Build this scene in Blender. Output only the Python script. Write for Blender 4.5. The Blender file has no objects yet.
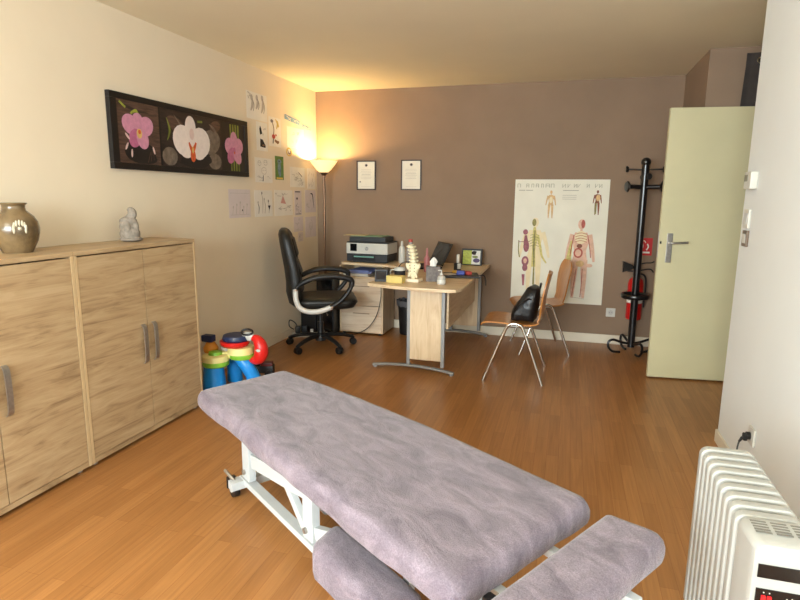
import bpy, bmesh, math, random
from mathutils import Vector, Matrix, Euler
R = math.radians
PI = math.pi
random.seed(7)
scene = bpy.context.scene
COL = scene.collection

# ---------------------------------------------------------------- camera
cam_d = bpy.data.cameras.new('camera')
cam_d.sensor_width = 36.0
cam_d.lens = 570.085 * 36.0 / 800.0
cam_d.clip_start = 0.05
cam = bpy.data.objects.new('camera', cam_d)
COL.objects.link(cam)
yaw, pitch, roll = 0.2850, -0.1801, 0.0093
fw = Vector((-math.sin(yaw) * math.cos(pitch), math.cos(yaw) * math.cos(pitch), math.sin(pitch)))
rt = Vector((math.cos(yaw), math.sin(yaw), 0))
up = rt.cross(fw)
rt2 = math.cos(roll) * rt + math.sin(roll) * up
up2 = -math.sin(roll) * rt + math.cos(roll) * up
m = Matrix((rt2, up2, -fw)).transposed().to_4x4()
m.translation = Vector((2.6692, 0.0, 1.4168))
cam.matrix_world = m
scene.camera = cam

# ---------------------------------------------------------------- light, world, exposure
scene.view_settings.view_transform = 'Standard'
scene.view_settings.look = 'None'
scene.view_settings.gamma = 1.0
scene.view_settings.use_curve_mapping = False
scene.view_settings.exposure = 0.38
W = bpy.data.worlds.new('sky')
scene.world = W
W.use_nodes = True
W.node_tree.nodes['Background'].inputs[0].default_value = (0.75, 0.88, 1.0, 1)
W.node_tree.nodes['Background'].inputs[1].default_value = 1.5


def lamp(name, kind, loc, energy, color, rot=None, **kw):
    d = bpy.data.lights.new(name, kind)
    d.energy = energy
    d.color = color
    for k, v in kw.items():
        setattr(d, k, v)
    o = bpy.data.objects.new(name, d)
    COL.objects.link(o)
    o.location = loc
    if rot:
        o.rotation_euler = rot
    return o


# daylight coming in through the two windows behind the camera: one in the left wall, one in the end wall
lamp('daylight_left', 'AREA', (-0.22, -1.15, 1.72), 95, (0.78, 0.90, 1.0), (0, R(-90), 0),
     shape='RECTANGLE', size=1.35, size_y=2.1)
lamp('daylight_end', 'AREA', (1.50, -2.62, 1.70), 330, (0.83, 0.94, 1.0), (R(90), 0, 0),
     shape='RECTANGLE', size=2.6, size_y=1.4)

# ---------------------------------------------------------------- materials
MATS = {}


def base_mat(name):
    mt = bpy.data.materials.new(name)
    mt.use_nodes = True
    nt = mt.node_tree
    b = nt.nodes['Principled BSDF']
    return mt, nt, b


def srgb(r, g, b):
    def f(c):
        c /= 255.0
        return c / 12.92 if c <= 0.04045 else ((c + 0.055) / 1.055) ** 2.4
    return (f(r), f(g), f(b), 1)


def plain(name, col, rough=0.5, metal=0.0, var=0.06, scale=12.0, bump=0.0, bscale=60.0, spec=0.5,
          emit=None, estr=0.0, trans=0.0, sheen=0.0, alpha=1.0, coat=0.0, stretch=(1, 1, 1)):
    """colour with a little procedural mottling and optional bump"""
    if name in MATS:
        return MATS[name]
    mt, nt, b = base_mat(name)
    c = srgb(*col)
    tc = nt.nodes.new('ShaderNodeTexCoord')
    mp = nt.nodes.new('ShaderNodeMapping')
    mp.inputs['Scale'].default_value = stretch
    nt.links.new(tc.outputs['Object'], mp.inputs['Vector'])
    nz = nt.nodes.new('ShaderNodeTexNoise')
    nz.inputs['Scale'].default_value = scale
    nz.inputs['Detail'].default_value = 4
    nt.links.new(mp.outputs[0], nz.inputs['Vector'])
    rp = nt.nodes.new('ShaderNodeValToRGB')
    rp.color_ramp.elements[0].position = 0.3
    rp.color_ramp.elements[1].position = 0.7
    rp.color_ramp.elements[0].color = tuple(max(0, x * (1 - var)) for x in c[:3]) + (1,)
    rp.color_ramp.elements[1].color = tuple(min(1, x * (1 + var)) for x in c[:3]) + (1,)
    nt.links.new(nz.outputs['Fac'], rp.inputs[0])
    nt.links.new(rp.outputs[0], b.inputs['Base Color'])
    b.inputs['Roughness'].default_value = rough
    b.inputs['Metallic'].default_value = metal
    b.inputs['Specular IOR Level'].default_value = spec
    if trans:
        b.inputs['Transmission Weight'].default_value = trans
    if sheen:
        b.inputs['Sheen Weight'].default_value = sheen
        b.inputs['Sheen Roughness'].default_value = 0.5
    if coat:
        b.inputs['Coat Weight'].default_value = coat
        b.inputs['Coat Roughness'].default_value = 0.15
    if alpha < 1:
        b.inputs['Alpha'].default_value = alpha
    if emit:
        b.inputs['Emission Color'].default_value = srgb(*emit)
        b.inputs['Emission Strength'].default_value = estr
    if bump:
        n2 = nt.nodes.new('ShaderNodeTexNoise')
        n2.inputs['Scale'].default_value = bscale
        n2.inputs['Detail'].default_value = 5
        nt.links.new(mp.outputs[0], n2.inputs['Vector'])
        bp = nt.nodes.new('ShaderNodeBump')
        bp.inputs['Strength'].default_value = bump
        bp.inputs['Distance'].default_value = 0.01
        nt.links.new(n2.outputs['Fac'], bp.inputs['Height'])
        nt.links.new(bp.outputs[0], b.inputs['Normal'])
    MATS[name] = mt
    return mt


def wood(name, dark, mid, light, axis='y', rough=0.45, sc=1.0, coat=0.0):
    """oak decor: grain stretched along one axis"""
    if name in MATS:
        return MATS[name]
    mt, nt, b = base_mat(name)
    tc = nt.nodes.new('ShaderNodeTexCoord')
    mp = nt.nodes.new('ShaderNodeMapping')
    lo, hi = 2.4 * sc, 21.0 * sc
    mp.inputs['Scale'].default_value = {'x': (lo, hi, hi), 'y': (hi, lo, hi), 'z': (hi, hi, lo)}[axis]
    nt.links.new(tc.outputs['Object'], mp.inputs['Vector'])
    n1 = nt.nodes.new('ShaderNodeTexNoise')
    n1.inputs['Scale'].default_value = 1.0
    n1.inputs['Detail'].default_value = 6
    n1.inputs['Roughness'].default_value = 0.6
    n1.inputs['Distortion'].default_value = 1.2
    nt.links.new(mp.outputs[0], n1.inputs['Vector'])
    mp2 = nt.nodes.new('ShaderNodeMapping')
    lo2, hi2 = 3.0 * sc, 160.0 * sc
    mp2.inputs['Scale'].default_value = {'x': (lo2, hi2, hi2), 'y': (hi2, lo2, hi2), 'z': (hi2, hi2, lo2)}[axis]
    nt.links.new(tc.outputs['Object'], mp2.inputs['Vector'])
    n2 = nt.nodes.new('ShaderNodeTexNoise')
    n2.inputs['Scale'].default_value = 1.0
    n2.inputs['Detail'].default_value = 3
    nt.links.new(mp2.outputs[0], n2.inputs['Vector'])
    mx = nt.nodes.new('ShaderNodeMath')
    mx.operation = 'MULTIPLY_ADD'
    nt.links.new(n2.outputs['Fac'], mx.inputs[0])
    mx.inputs[1].default_value = 0.22
    nt.links.new(n1.outputs['Fac'], mx.inputs[2])
    rp = nt.nodes.new('ShaderNodeValToRGB')
    e = rp.color_ramp.elements
    e[0].position, e[0].color = 0.40, srgb(*dark)
    e[1].position, e[1].color = 0.78, srgb(*light)
    k = e.new(0.56)
    k.color = srgb(*mid)
    nt.links.new(mx.outputs[0], rp.inputs[0])
    nt.links.new(rp.outputs[0], b.inputs['Base Color'])
    b.inputs['Roughness'].default_value = rough
    if coat:
        b.inputs['Coat Weight'].default_value = coat
    MATS[name] = mt
    return mt


def floor_mat():
    mt, nt, b = base_mat('laminate')
    tc = nt.nodes.new('ShaderNodeTexCoord')
    mp = nt.nodes.new('ShaderNodeMapping')
    mp.inputs['Rotation'].default_value = (0, 0, R(90))
    nt.links.new(tc.outputs['Object'], mp.inputs['Vector'])
    br = nt.nodes.new('ShaderNodeTexBrick')
    br.offset = 0.37
    br.inputs['Scale'].default_value = 1.0
    br.inputs['Brick Width'].default_value = 0.62
    br.inputs['Row Height'].default_value = 0.064
    br.inputs['Mortar Size'].default_value = 0.0009
    br.inputs['Mortar Smooth'].default_value = 0.4
    br.inputs['Color1'].default_value = srgb(175, 122, 70)
    br.inputs['Color2'].default_value = srgb(159, 107, 58)
    br.inputs['Mortar'].default_value = srgb(140, 84, 42)
    nt.links.new(mp.outputs[0], br.inputs['Vector'])
    mp2 = nt.nodes.new('ShaderNodeMapping')
    mp2.inputs['Scale'].default_value = (70, 2.6, 1)
    nt.links.new(tc.outputs['Object'], mp2.inputs['Vector'])
    nz = nt.nodes.new('ShaderNodeTexNoise')
    nz.inputs['Scale'].default_value = 1.0
    nz.inputs['Detail'].default_value = 6
    nz.inputs['Distortion'].default_value = 0.6
    nt.links.new(mp2.outputs[0], nz.inputs['Vector'])
    rp = nt.nodes.new('ShaderNodeValToRGB')
    rp.color_ramp.elements[0].position, rp.color_ramp.elements[0].color = 0.32, (0.84, 0.82, 0.79, 1)
    rp.color_ramp.elements[1].position, rp.color_ramp.elements[1].color = 0.66, (1.07, 1.07, 1.07, 1)
    nt.links.new(nz.outputs['Fac'], rp.inputs[0])
    mx = nt.nodes.new('ShaderNodeMix')
    mx.data_type = 'RGBA'
    mx.blend_type = 'MULTIPLY'
    mx.inputs[0].default_value = 1.0
    nt.links.new(br.outputs['Color'], mx.inputs[6])
    nt.links.new(rp.outputs[0], mx.inputs[7])
    nt.links.new(mx.outputs[2], b.inputs['Base Color'])
    b.inputs['Roughness'].default_value = 0.36
    b.inputs['Specular IOR Level'].default_value = 0.45
    return mt


def towel_mat(name, lightc, darkc):
    """plush grey-lilac cover: brushed nap patches, fine fibre and soft creases"""
    mt, nt, b = base_mat(name)
    tc = nt.nodes.new('ShaderNodeTexCoord')
    mp = nt.nodes.new('ShaderNodeMapping')
    mp.inputs['Scale'].default_value = (4.0, 9.0, 6.0)
    nt.links.new(tc.outputs['Object'], mp.inputs['Vector'])
    n1 = nt.nodes.new('ShaderNodeTexNoise')
    n1.inputs['Scale'].default_value = 1.6
    n1.inputs['Detail'].default_value = 8
    n1.inputs['Roughness'].default_value = 0.65
    n1.inputs['Distortion'].default_value = 0.8
    nt.links.new(mp.outputs[0], n1.inputs['Vector'])
    rp = nt.nodes.new('ShaderNodeValToRGB')
    rp.color_ramp.elements[0].position, rp.color_ramp.elements[0].color = 0.33, srgb(*darkc)
    rp.color_ramp.elements[1].position, rp.color_ramp.elements[1].color = 0.66, srgb(*lightc)
    nt.links.new(n1.outputs['Fac'], rp.inputs[0])
    n2 = nt.nodes.new('ShaderNodeTexNoise')
    n2.inputs['Scale'].default_value = 260
    n2.inputs['Detail'].default_value = 3
    nt.links.new(tc.outputs['Object'], n2.inputs['Vector'])
    rp2 = nt.nodes.new('ShaderNodeValToRGB')
    rp2.color_ramp.elements[0].position, rp2.color_ramp.elements[0].color = 0.3, (0.72, 0.72, 0.73, 1)
    rp2.color_ramp.elements[1].position, rp2.color_ramp.elements[1].color = 0.7, (1.16, 1.16, 1.16, 1)
    nt.links.new(n2.outputs['Fac'], rp2.inputs[0])
    mx = nt.nodes.new('ShaderNodeMix')
    mx.data_type = 'RGBA'
    mx.blend_type = 'MULTIPLY'
    mx.inputs[0].default_value = 1.0
    nt.links.new(rp.outputs[0], mx.inputs[6])
    nt.links.new(rp2.outputs[0], mx.inputs[7])
    nt.links.new(mx.outputs[2], b.inputs['Base Color'])
    b.inputs['Roughness'].default_value = 0.95
    b.inputs['Specular IOR Level'].default_value = 0.1
    b.inputs['Sheen Weight'].default_value = 0.35
    b.inputs['Sheen Roughness'].default_value = 0.4
    ad = nt.nodes.new('ShaderNodeMath')
    ad.operation = 'MULTIPLY_ADD'
    nt.links.new(n2.outputs['Fac'], ad.inputs[0])
    ad.inputs[1].default_value = 0.25
    nt.links.new(n1.outputs['Fac'], ad.inputs[2])
    bp = nt.nodes.new('ShaderNodeBump')
    bp.inputs['Strength'].default_value = 0.55
    bp.inputs['Distance'].default_value = 0.012
    nt.links.new(ad.outputs[0], bp.inputs['Height'])
    nt.links.new(bp.outputs[0], b.inputs['Normal'])
    return mt


M_left = plain('paint_bounce_warm', (236, 221, 195), 0.9, var=0.02, scale=3, bump=0.06, bscale=90)  # warm light from floor and lamp is put into this wall colour
M_white = plain('paint_white', (228, 230, 226), 0.9, var=0.015, scale=3, bump=0.06, bscale=120)
M_taupe = plain('paint_taupe', (143, 119, 97), 0.92, var=0.05, scale=4, bump=0.14, bscale=110)
M_ceil = plain('paint_ceiling', (232, 221, 194), 0.8, var=0.02, scale=2)
M_floor = floor_mat()
M_trim = plain('paint_trim', (228, 218, 196), 0.5, var=0.02)
M_door = plain('door_paint', (208, 199, 158), 0.45, var=0.02, scale=5)
OAKD, OAKM, OAKL = (144, 116, 84), (180, 152, 114), (196, 170, 132)
M_oak_y = wood('oak_grain_along_wall', OAKD, OAKM, OAKL, 'y')
M_oak_z = wood('oak_upright', OAKD, OAKM, OAKL, 'z')
M_oak_edge = plain('oak_edging', (206, 178, 136), 0.5, var=0.05)
DD, DM, DL = (196, 164, 124), (216, 188, 150), (228, 204, 168)
M_desk_x = wood('desk_oak_x', DD, DM, DL, 'x')
M_desk_y = wood('desk_oak_y', DD, DM, DL, 'y')
M_desk_z = wood('desk_oak_z', DD, DM, DL, 'z')
M_ply = wood('beech_ply', (164, 100, 42), (186, 120, 56), (200, 138, 74), 'z', rough=0.35, sc=1.4, coat=0.3)
M_black = plain('black_plastic', (24, 23, 23), 0.45, var=0.2)
M_blackg = plain('black_gloss', (16, 16, 17), 0.15, var=0.1)
M_leather = plain('black_leather', (24, 22, 19), 0.45, var=0.25, bump=0.25, bscale=90)
M_blackm = plain('black_metal', (20, 19, 20), 0.28, var=0.1, coat=0.3)
M_dark = plain('dark_void', (10, 10, 10), 0.8, var=0.1)
M_silver = plain('silver_paint', (150, 150, 148), 0.5, metal=0.25, var=0.05)
M_silver2 = plain('bracket_silver', (206, 200, 190), 0.45, metal=0.15, var=0.05)
M_chrome = plain('chrome', (225, 222, 215), 0.15, metal=1.0, var=0.03)
M_nickel = plain('brushed_nickel', (176, 170, 162), 0.38, metal=0.85, var=0.12, scale=60)
M_wm = plain('white_metal', (192, 196, 196), 0.35, var=0.03)
M_wp = plain('white_plastic', (208, 205, 194), 0.4, var=0.02)
M_rad = plain('radiator_enamel', (172, 170, 162), 0.4, var=0.03, scale=5)
M_paper = plain('paper', (238, 230, 216), 0.9, var=0.03, scale=6)
M_towel = towel_mat('plush_cover', (146, 133, 142), (106, 95, 104))
M_red = plain('red_gloss', (200, 24, 24), 0.3, var=0.06)
M_redtoy = plain('red_toy', (218, 34, 28), 0.35, var=0.05)
M_bluetoy = plain('blue_toy', (30, 142, 224), 0.35, var=0.05)
M_green = plain('green_toy', (136, 196, 60), 0.4, var=0.05)
M_yellow = plain('pale_yellow_toy', (240, 226, 150), 0.45, var=0.05)
M_navy = plain('navy_toy', (34, 44, 78), 0.45, var=0.1)
M_orange = plain('orange_toy', (206, 134, 40), 0.5, var=0.1)
M_ink = plain('graphite', (134, 126, 119), 0.9)
M_ink2 = plain('pale_graphite', (190, 180, 167), 0.9)
M_dkink = plain('dark_ink', (40, 34, 32), 0.9)

# ---------------------------------------------------------------- mesh builder


class MB:
    """collects shapes into one bmesh and links them as ONE object"""

    def __init__(self):
        self.bm = bmesh.new()
        self.mats = []
        self.mi = 0

    def use(self, mt):
        if mt not in self.mats:
            self.mats.append(mt)
        self.mi = self.mats.index(mt)
        return self

    def _merge(self, t, mtx=None):
        if mtx is not None:
            bmesh.ops.transform(t, matrix=mtx, verts=t.verts)
        vm = {}
        for v in t.verts:
            vm[v] = self.bm.verts.new(v.co)
        for f in t.faces:
            try:
                nf = self.bm.faces.new([vm[v] for v in f.verts])
                nf.material_index = self.mi
            except ValueError:
                pass
        t.free()
        return self

    def box(self, c, s, bev=0.0, rot=None, seg=2):
        t = bmesh.new()
        bmesh.ops.create_cube(t, size=1)
        bmesh.ops.scale(t, vec=s, verts=t.verts)
        if bev:
            bmesh.ops.bevel(t, geom=list(t.edges), offset=bev, segments=seg, affect='EDGES', profile=0.5)
        mtx = Matrix.Translation(c)
        if rot is not None:
            mtx = mtx @ Euler(rot).to_matrix().to_4x4()
        return self._merge(t, mtx)

    def bx(self, x0, x1, y0, y1, z0, z1, bev=0.0):
        return self.box(((x0 + x1) / 2, (y0 + y1) / 2, (z0 + z1) / 2), (x1 - x0, y1 - y0, z1 - z0), bev)

    def prism(self, poly, z0, z1, bev=0.0, mtx=None, seg=2):
        t = bmesh.new()
        vs = [t.verts.new((x, y, z0)) for x, y in poly]
        f = t.faces.new(vs)
        r = bmesh.ops.extrude_face_region(t, geom=[f])
        bmesh.ops.translate(t, vec=(0, 0, z1 - z0), verts=[v for v in r['geom'] if isinstance(v, bmesh.types.BMVert)])
        bmesh.ops.recalc_face_normals(t, faces=t.faces)
        if bev:
            es = [e for e in t.edges if abs(e.verts[0].co.z - e.verts[1].co.z) < 1e-6]
            bmesh.ops.bevel(t, geom=es, offset=bev, segments=seg, affect='EDGES', profile=0.5)
        return self._merge(t, mtx)

    def cyl(self, p0, p1, r0, r1=None, n=16, cap=True):
        r1 = r0 if r1 is None else r1
        p0, p1 = Vector(p0), Vector(p1)
        d = p1 - p0
        t = bmesh.new()
        bmesh.ops.create_cone(t, cap_ends=cap, segments=n, radius1=r0, radius2=max(r1, 1e-5), depth=d.length)
        q = d.to_track_quat('Z', 'Y')
        return self._merge(t, Matrix.Translation((p0 + p1) / 2) @ q.to_matrix().to_4x4())

    def ball(self, c, r, seg=16, rot=None):
        t = bmesh.new()
        bmesh.ops.create_uvsphere(t, u_segments=seg, v_segments=max(6, seg // 2 + 2), radius=1)
        if not hasattr(r, '__len__'):
            r = (r, r, r)
        bmesh.ops.scale(t, vec=r, verts=t.verts)
        mtx = Matrix.Translation(c)
        if rot is not None:
            mtx = mtx @ Euler(rot).to_matrix().to_4x4()
        return self._merge(t, mtx)

    def lathe(self, prof, c=(0, 0, 0), n=28, mtx=None):
        t = bmesh.new()
        rings = []
        for r, z in prof:
            if r < 1e-5:
                rings.append([t.verts.new((0, 0, z))])
            else:
                rings.append([t.verts.new((r * math.cos(2 * PI * k / n), r * math.sin(2 * PI * k / n), z)) for k in range(n)])
        for a, b in zip(rings, rings[1:]):
            for k in range(n):
                k2 = (k + 1) % n
                if len(a) == 1 and len(b) == 1:
                    continue
                if len(a) == 1:
                    t.faces.new((a[0], b[k2], b[k]))
                elif len(b) == 1:
                    t.faces.new((a[k], a[k2], b[0]))
                else:
                    t.faces.new((a[k], a[k2], b[k2], b[k]))
        bmesh.ops.recalc_face_normals(t, faces=t.faces)
        mm = Matrix.Translation(c)
        if mtx is not None:
            mm = mm @ mtx
        return self._merge(t, mm)

    def tube(self, pts, r, n=10, closed=False, flat=None):
        """tube along points; r a number or one radius per point; flat=(a,b) scales the section"""
        pts = [Vector(p) for p in pts]
        k = len(pts)
        rs = r if hasattr(r, '__len__') else [r] * k
        t = bmesh.new()
        rings = []
        nrm = None
        for i, p in enumerate(pts):
            if closed:
                d = pts[(i + 1) % k] - pts[i - 1]
            else:
                d = pts[min(i + 1, k - 1)] - pts[max(i - 1, 0)]
            d.normalize()
            if nrm is None:
                nrm = d.orthogonal().normalized()
                if flat:
                    a = Vector((0, 0, 1))
                    nrm = (a - d * a.dot(d)).normalized() if abs(a.dot(d)) < .98 else d.orthogonal().normalized()
            else:
                nrm = (nrm - d * nrm.dot(d)).normalized()
            bn = d.cross(nrm)
            fa, fb = flat if flat else (1, 1)
            rings.append([t.verts.new(p + rs[i] * (fa * math.cos(2 * PI * j / n) * nrm + fb * math.sin(2 * PI * j / n) * bn)) for j in range(n)])
        for i in range(k if closed else k - 1):
            a, b = rings[i], rings[(i + 1) % k]
            for j in range(n):
                j2 = (j + 1) % n
                t.faces.new((a[j], a[j2], b[j2], b[j]))
        if not closed:
            t.faces.new(rings[0][::-1])
            t.faces.new(rings[-1])
        bmesh.ops.recalc_face_normals(t, faces=t.faces)
        return self._merge(t)

    def poly(self, pts, mtx=None):
        t = bmesh.new()
        t.faces.new([t.verts.new(p) for p in pts])
        return self._merge(t, mtx)

    def loft(self, rings, cap=True, closed=True):
        t = bmesh.new()
        rr = [[t.verts.new(p) for p in ring] for ring in rings]
        n = len(rr[0])
        for a, b in zip(rr, rr[1:]):
            for j in range(n if closed else n - 1):
                j2 = (j + 1) % n
                t.faces.new((a[j], a[j2], b[j2], b[j]))
        if cap:
            t.faces.new(rr[0][::-1])
            t.faces.new(rr[-1])
        bmesh.ops.recalc_face_normals(t, faces=t.faces)
        return self._merge(t)

    def build(self, name, mt=None, parent=None, smooth=True, angle=38):
        me = bpy.data.meshes.new(name)
        self.bm.to_mesh(me)
        self.bm.free()
        for q in (self.mats if self.mats else [mt]):
            me.materials.append(q)
        if smooth:
            me.polygons.foreach_set('use_smooth', [True] * len(me.polygons))
            me.set_sharp_from_angle(angle=R(angle))
        o = bpy.data.objects.new(name, me)
        COL.objects.link(o)
        if smooth:
            wn = o.modifiers.new('weighted_normals', 'WEIGHTED_NORMAL')
            wn.keep_sharp = True
            wn.weight = 80
        if parent is not None:
            o.parent = parent
        return o


def mb(mt):
    return MB().use(mt)


def tag(o, label, cat, group=None):
    o['label'] = label
    o['category'] = cat
    if group:
        o['group'] = group
    return o


def thing(name, label, cat, loc=(0, 0, 0), rotz=0.0, group=None):
    o = bpy.data.objects.new(name, None)
    COL.objects.link(o)
    o.empty_display_size = 0.1
    o.location = loc
    o.rotation_euler = (0, 0, rotz)
    return tag(o, label, cat, group)


def struct(o):
    o['kind'] = 'structure'
    return o


def copy_tree(o, parent=None):
    c = o.copy()
    COL.objects.link(c)
    if parent is not None:
        c.parent = parent
    for ch in list(o.children):
        copy_tree(ch, c)
    return c


def curve(pts, n=8, closed=False):
    """Catmull-Rom through points"""
    P = [Vector(p) for p in pts]
    out = []
    k = len(P)
    last = k if closed else k - 1
    for i in range(last):
        if closed:
            a, b, c, d = P[(i - 1) % k], P[i], P[(i + 1) % k], P[(i + 2) % k]
        else:
            a, b, c, d = P[max(i - 1, 0)], P[i], P[i + 1], P[min(i + 2, k - 1)]
        for j in range(n):
            t = j / n
            out.append(0.5 * ((2 * b) + (c - a) * t + (2 * a - 5 * b + 4 * c - d) * t * t + (3 * b - a - 3 * c + d) * t ** 3))
    if not closed:
        out.append(P[-1])
    return out


def text_mesh(body, size, mtx, extrude=0.0004):
    cu = bpy.data.curves.new('lettering', 'FONT')
    cu.body = body
    cu.size = size
    cu.extrude = extrude
    cu.align_x = 'CENTER'
    cu.align_y = 'CENTER'
    to = bpy.data.objects.new('lettering', cu)
    COL.objects.link(to)
    dg = bpy.context.evaluated_depsgraph_get()
    dg.update()
    me = bpy.data.meshes.new_from_object(to.evaluated_get(dg))
    bpy.data.objects.remove(to)
    bpy.data.curves.remove(cu)
    me.transform(mtx)
    t = bmesh.new()
    t.from_mesh(me)
    bpy.data.meshes.remove(me)
    return t


class Art(MB):
    """flat artwork on a plane: 2D shapes stacked a fraction of a millimetre apart"""

    def __init__(self, o, right, upv):
        super().__init__()
        self.o, self.r, self.u = Vector(o), Vector(right), Vector(upv)
        self.n = self.r.cross(self.u)
        self.cnt = 0

    def P(self, x, y, h=0.0):
        return self.o + self.r * x + self.u * y + self.n * h

    def shape(self, pts, mt, layer=1):
        self.use(mt)
        self.cnt += 1
        return self.poly([self.P(x, y, 0.0004 * layer + 0.00003 * self.cnt) for x, y in pts])

    def sheet(self, w, h, mt, t=0.001):
        self.use(mt)
        a = [self.P(0, 0), self.P(w, 0), self.P(w, h), self.P(0, h)]
        b = [self.P(0, 0, -t), self.P(w, 0, -t), self.P(w, h, -t), self.P(0, h, -t)]
        return self.loft([b, a])

    def ell(self, cx, cy, rx, ry, mt, layer=1, rot=0, n=18):
        c, s = math.cos(rot), math.sin(rot)
        return self.shape([(cx + c * rx * math.cos(2 * PI * k / n) - s * ry * math.sin(2 * PI * k / n),
                            cy + s * rx * math.cos(2 * PI * k / n) + c * ry * math.sin(2 * PI * k / n)) for k in range(n)], mt, layer)

    def rect(self, x0, y0, x1, y1, mt, layer=1):
        return self.shape([(x0, y0), (x1, y0), (x1, y1), (x0, y1)], mt, layer)

    def stroke(self, pts, w, mt, layer=2, smooth=True):
        p = [Vector((x, y, 0)) for x, y in pts]
        if smooth and len(p) > 2:
            p = curve(p, 5)
        ws = w if hasattr(w, '__len__') else None
        L, Rr = [], []
        for i, q in enumerate(p):
            d = p[min(i + 1, len(p) - 1)] - p[max(i - 1, 0)]
            if d.length < 1e-7:
                continue
            d.normalize()
            nn = Vector((-d.y, d.x, 0))
            if ws:
                f = i / (len(p) - 1) * (len(ws) - 1)
                a = min(int(f), len(ws) - 2)
                wi = ws[a] + (ws[a + 1] - ws[a]) * (f - a)
            else:
                wi = w
            L.append(q + nn * wi / 2)
            Rr.append(q - nn * wi / 2)
        self.use(mt)
        self.cnt += 1
        for i in range(len(L) - 1):
            self.poly([self.P(v.x, v.y, 0.0004 * layer + 0.00003 * self.cnt) for v in (Rr[i], Rr[i + 1], L[i + 1], L[i])])
        return self


# ================================================================ the room
H = 2.5
D = 5.842
XR = 3.588
struct(mb(M_floor).bx(-0.1, 5.1, -2.6, D + 0.1, -0.06, 0).build('floor'))
struct(mb(M_ceil).bx(-0.1, 5.1, -2.6, D + 0.1, H, H + 0.06).build('ceiling'))
VY0, VY1, VZ0, VZ1 = -2.2, -0.1, 1.05, 2.4
struct(mb(M_left).bx(-0.1, 0, VY1, D + 0.1, 0, H).bx(-0.1, 0, -2.6, VY0, 0, H).bx(-0.1, 0, VY0, VY1, 0, VZ0).bx(-0.1, 0, VY0, VY1, VZ1, H).build('wall_left'))
struct(mb(M_taupe).bx(0, XR, D, D + 0.1, 0, H).build('wall_back'))
struct(mb(M_taupe).bx(XR, 5.1, 4.90, D + 0.1, 0, H).build('wall_alcove'))
struct(mb(M_white).bx(XR, XR + 0.11, -2.6, 3.60, 0, H, 0.004).build('wall_right'))
struct(mb(M_white).bx(5.0, 5.1, -2.6, 4.90, 0, H).build('wall_hall'))
# wall behind the camera with its window opening
WX0, WX1, WZ0, WZ1 = 0.20, 2.80, 1.0, 2.4
f = mb(M_white)
f.bx(0, WX0, -2.6, -2.5, 0, H).bx(WX1, 5.0, -2.6, -2.5, 0, H).bx(WX0, WX1, -2.6, -2.5, 0, WZ0).bx(WX0, WX1, -2.6, -2.5, WZ1, H)
struct(f.build('wall_front'))
fr = mb(M_wp)
for a, b in ((WX0, WX0 + 0.05), (WX1 - 0.05, WX1), (1.475, 1.525)):
    fr.bx(a, b, -2.58, -2.52, WZ0, WZ1)
fr.bx(WX0, WX1, -2.58, -2.52, WZ0, WZ0 + 0.05).bx(WX0, WX1, -2.58, -2.52, WZ1 - 0.05, WZ1)
wo = struct(fr.build('window_1'))
gm, gnt, gb = base_mat('window_glass')
gnt.nodes.remove(gb)
tr = gnt.nodes.new('ShaderNodeBsdfTransparent')
gl = gnt.nodes.new('ShaderNodeBsdfGlossy')
gl.inputs['Roughness'].default_value = 0.02
mxs = gnt.nodes.new('ShaderNodeMixShader')
mxs.inputs[0].default_value = 0.06
gnt.links.new(tr.outputs[0], mxs.inputs[1])
gnt.links.new(gl.outputs[0], mxs.inputs[2])
gnt.links.new(mxs.outputs[0], gnt.nodes['Material Output'].inputs[0])
mb(gm).bx(WX0 + 0.05, 1.475, -2.553, -2.547, WZ0 + 0.05, WZ1 - 0.05).build('pane', None, wo)
mb(gm).bx(1.525, WX1 - 0.05, -2.553, -2.547, WZ0 + 0.05, WZ1 - 0.05).build('pane', None, wo)
fr = mb(M_wp)
for a, b in ((VY0, VY0 + 0.05), (VY1 - 0.05, VY1), (-1.175, -1.125)):
    fr.bx(-0.08, -0.02, a, b, VZ0, VZ1)
fr.bx(-0.08, -0.02, VY0, VY1, VZ0, VZ0 + 0.05).bx(-0.08, -0.02, VY0, VY1, VZ1 - 0.05, VZ1)
wo = struct(fr.build('window_2'))
mb(gm).bx(-0.053, -0.047, VY0 + 0.05, -1.175, VZ0 + 0.05, VZ1 - 0.05).build('pane', None, wo)
mb(gm).bx(-0.053, -0.047, -1.125, VY1 - 0.05, VZ0 + 0.05, VZ1 - 0.05).build('pane', None, wo)
# skirting boards
struct(mb(M_left).bx(0, 0.013, -2.5, D, 0, 0.075, 0.003).build('baseboard_left'))
struct(mb(M_trim).bx(0.013, XR - 0.013, D - 0.014, D, 0, 0.09, 0.004).build('baseboard_back'))
struct(mb(M_trim).bx(XR - 0.013, XR, -2.5, 3.60, 0, 0.075, 0.003).build('baseboard_right'))
struct(mb(M_trim).bx(XR - 0.013, XR, 4.89, D - 0.014, 0, 0.09, 0.003).build('baseboard_alcove'))

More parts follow.
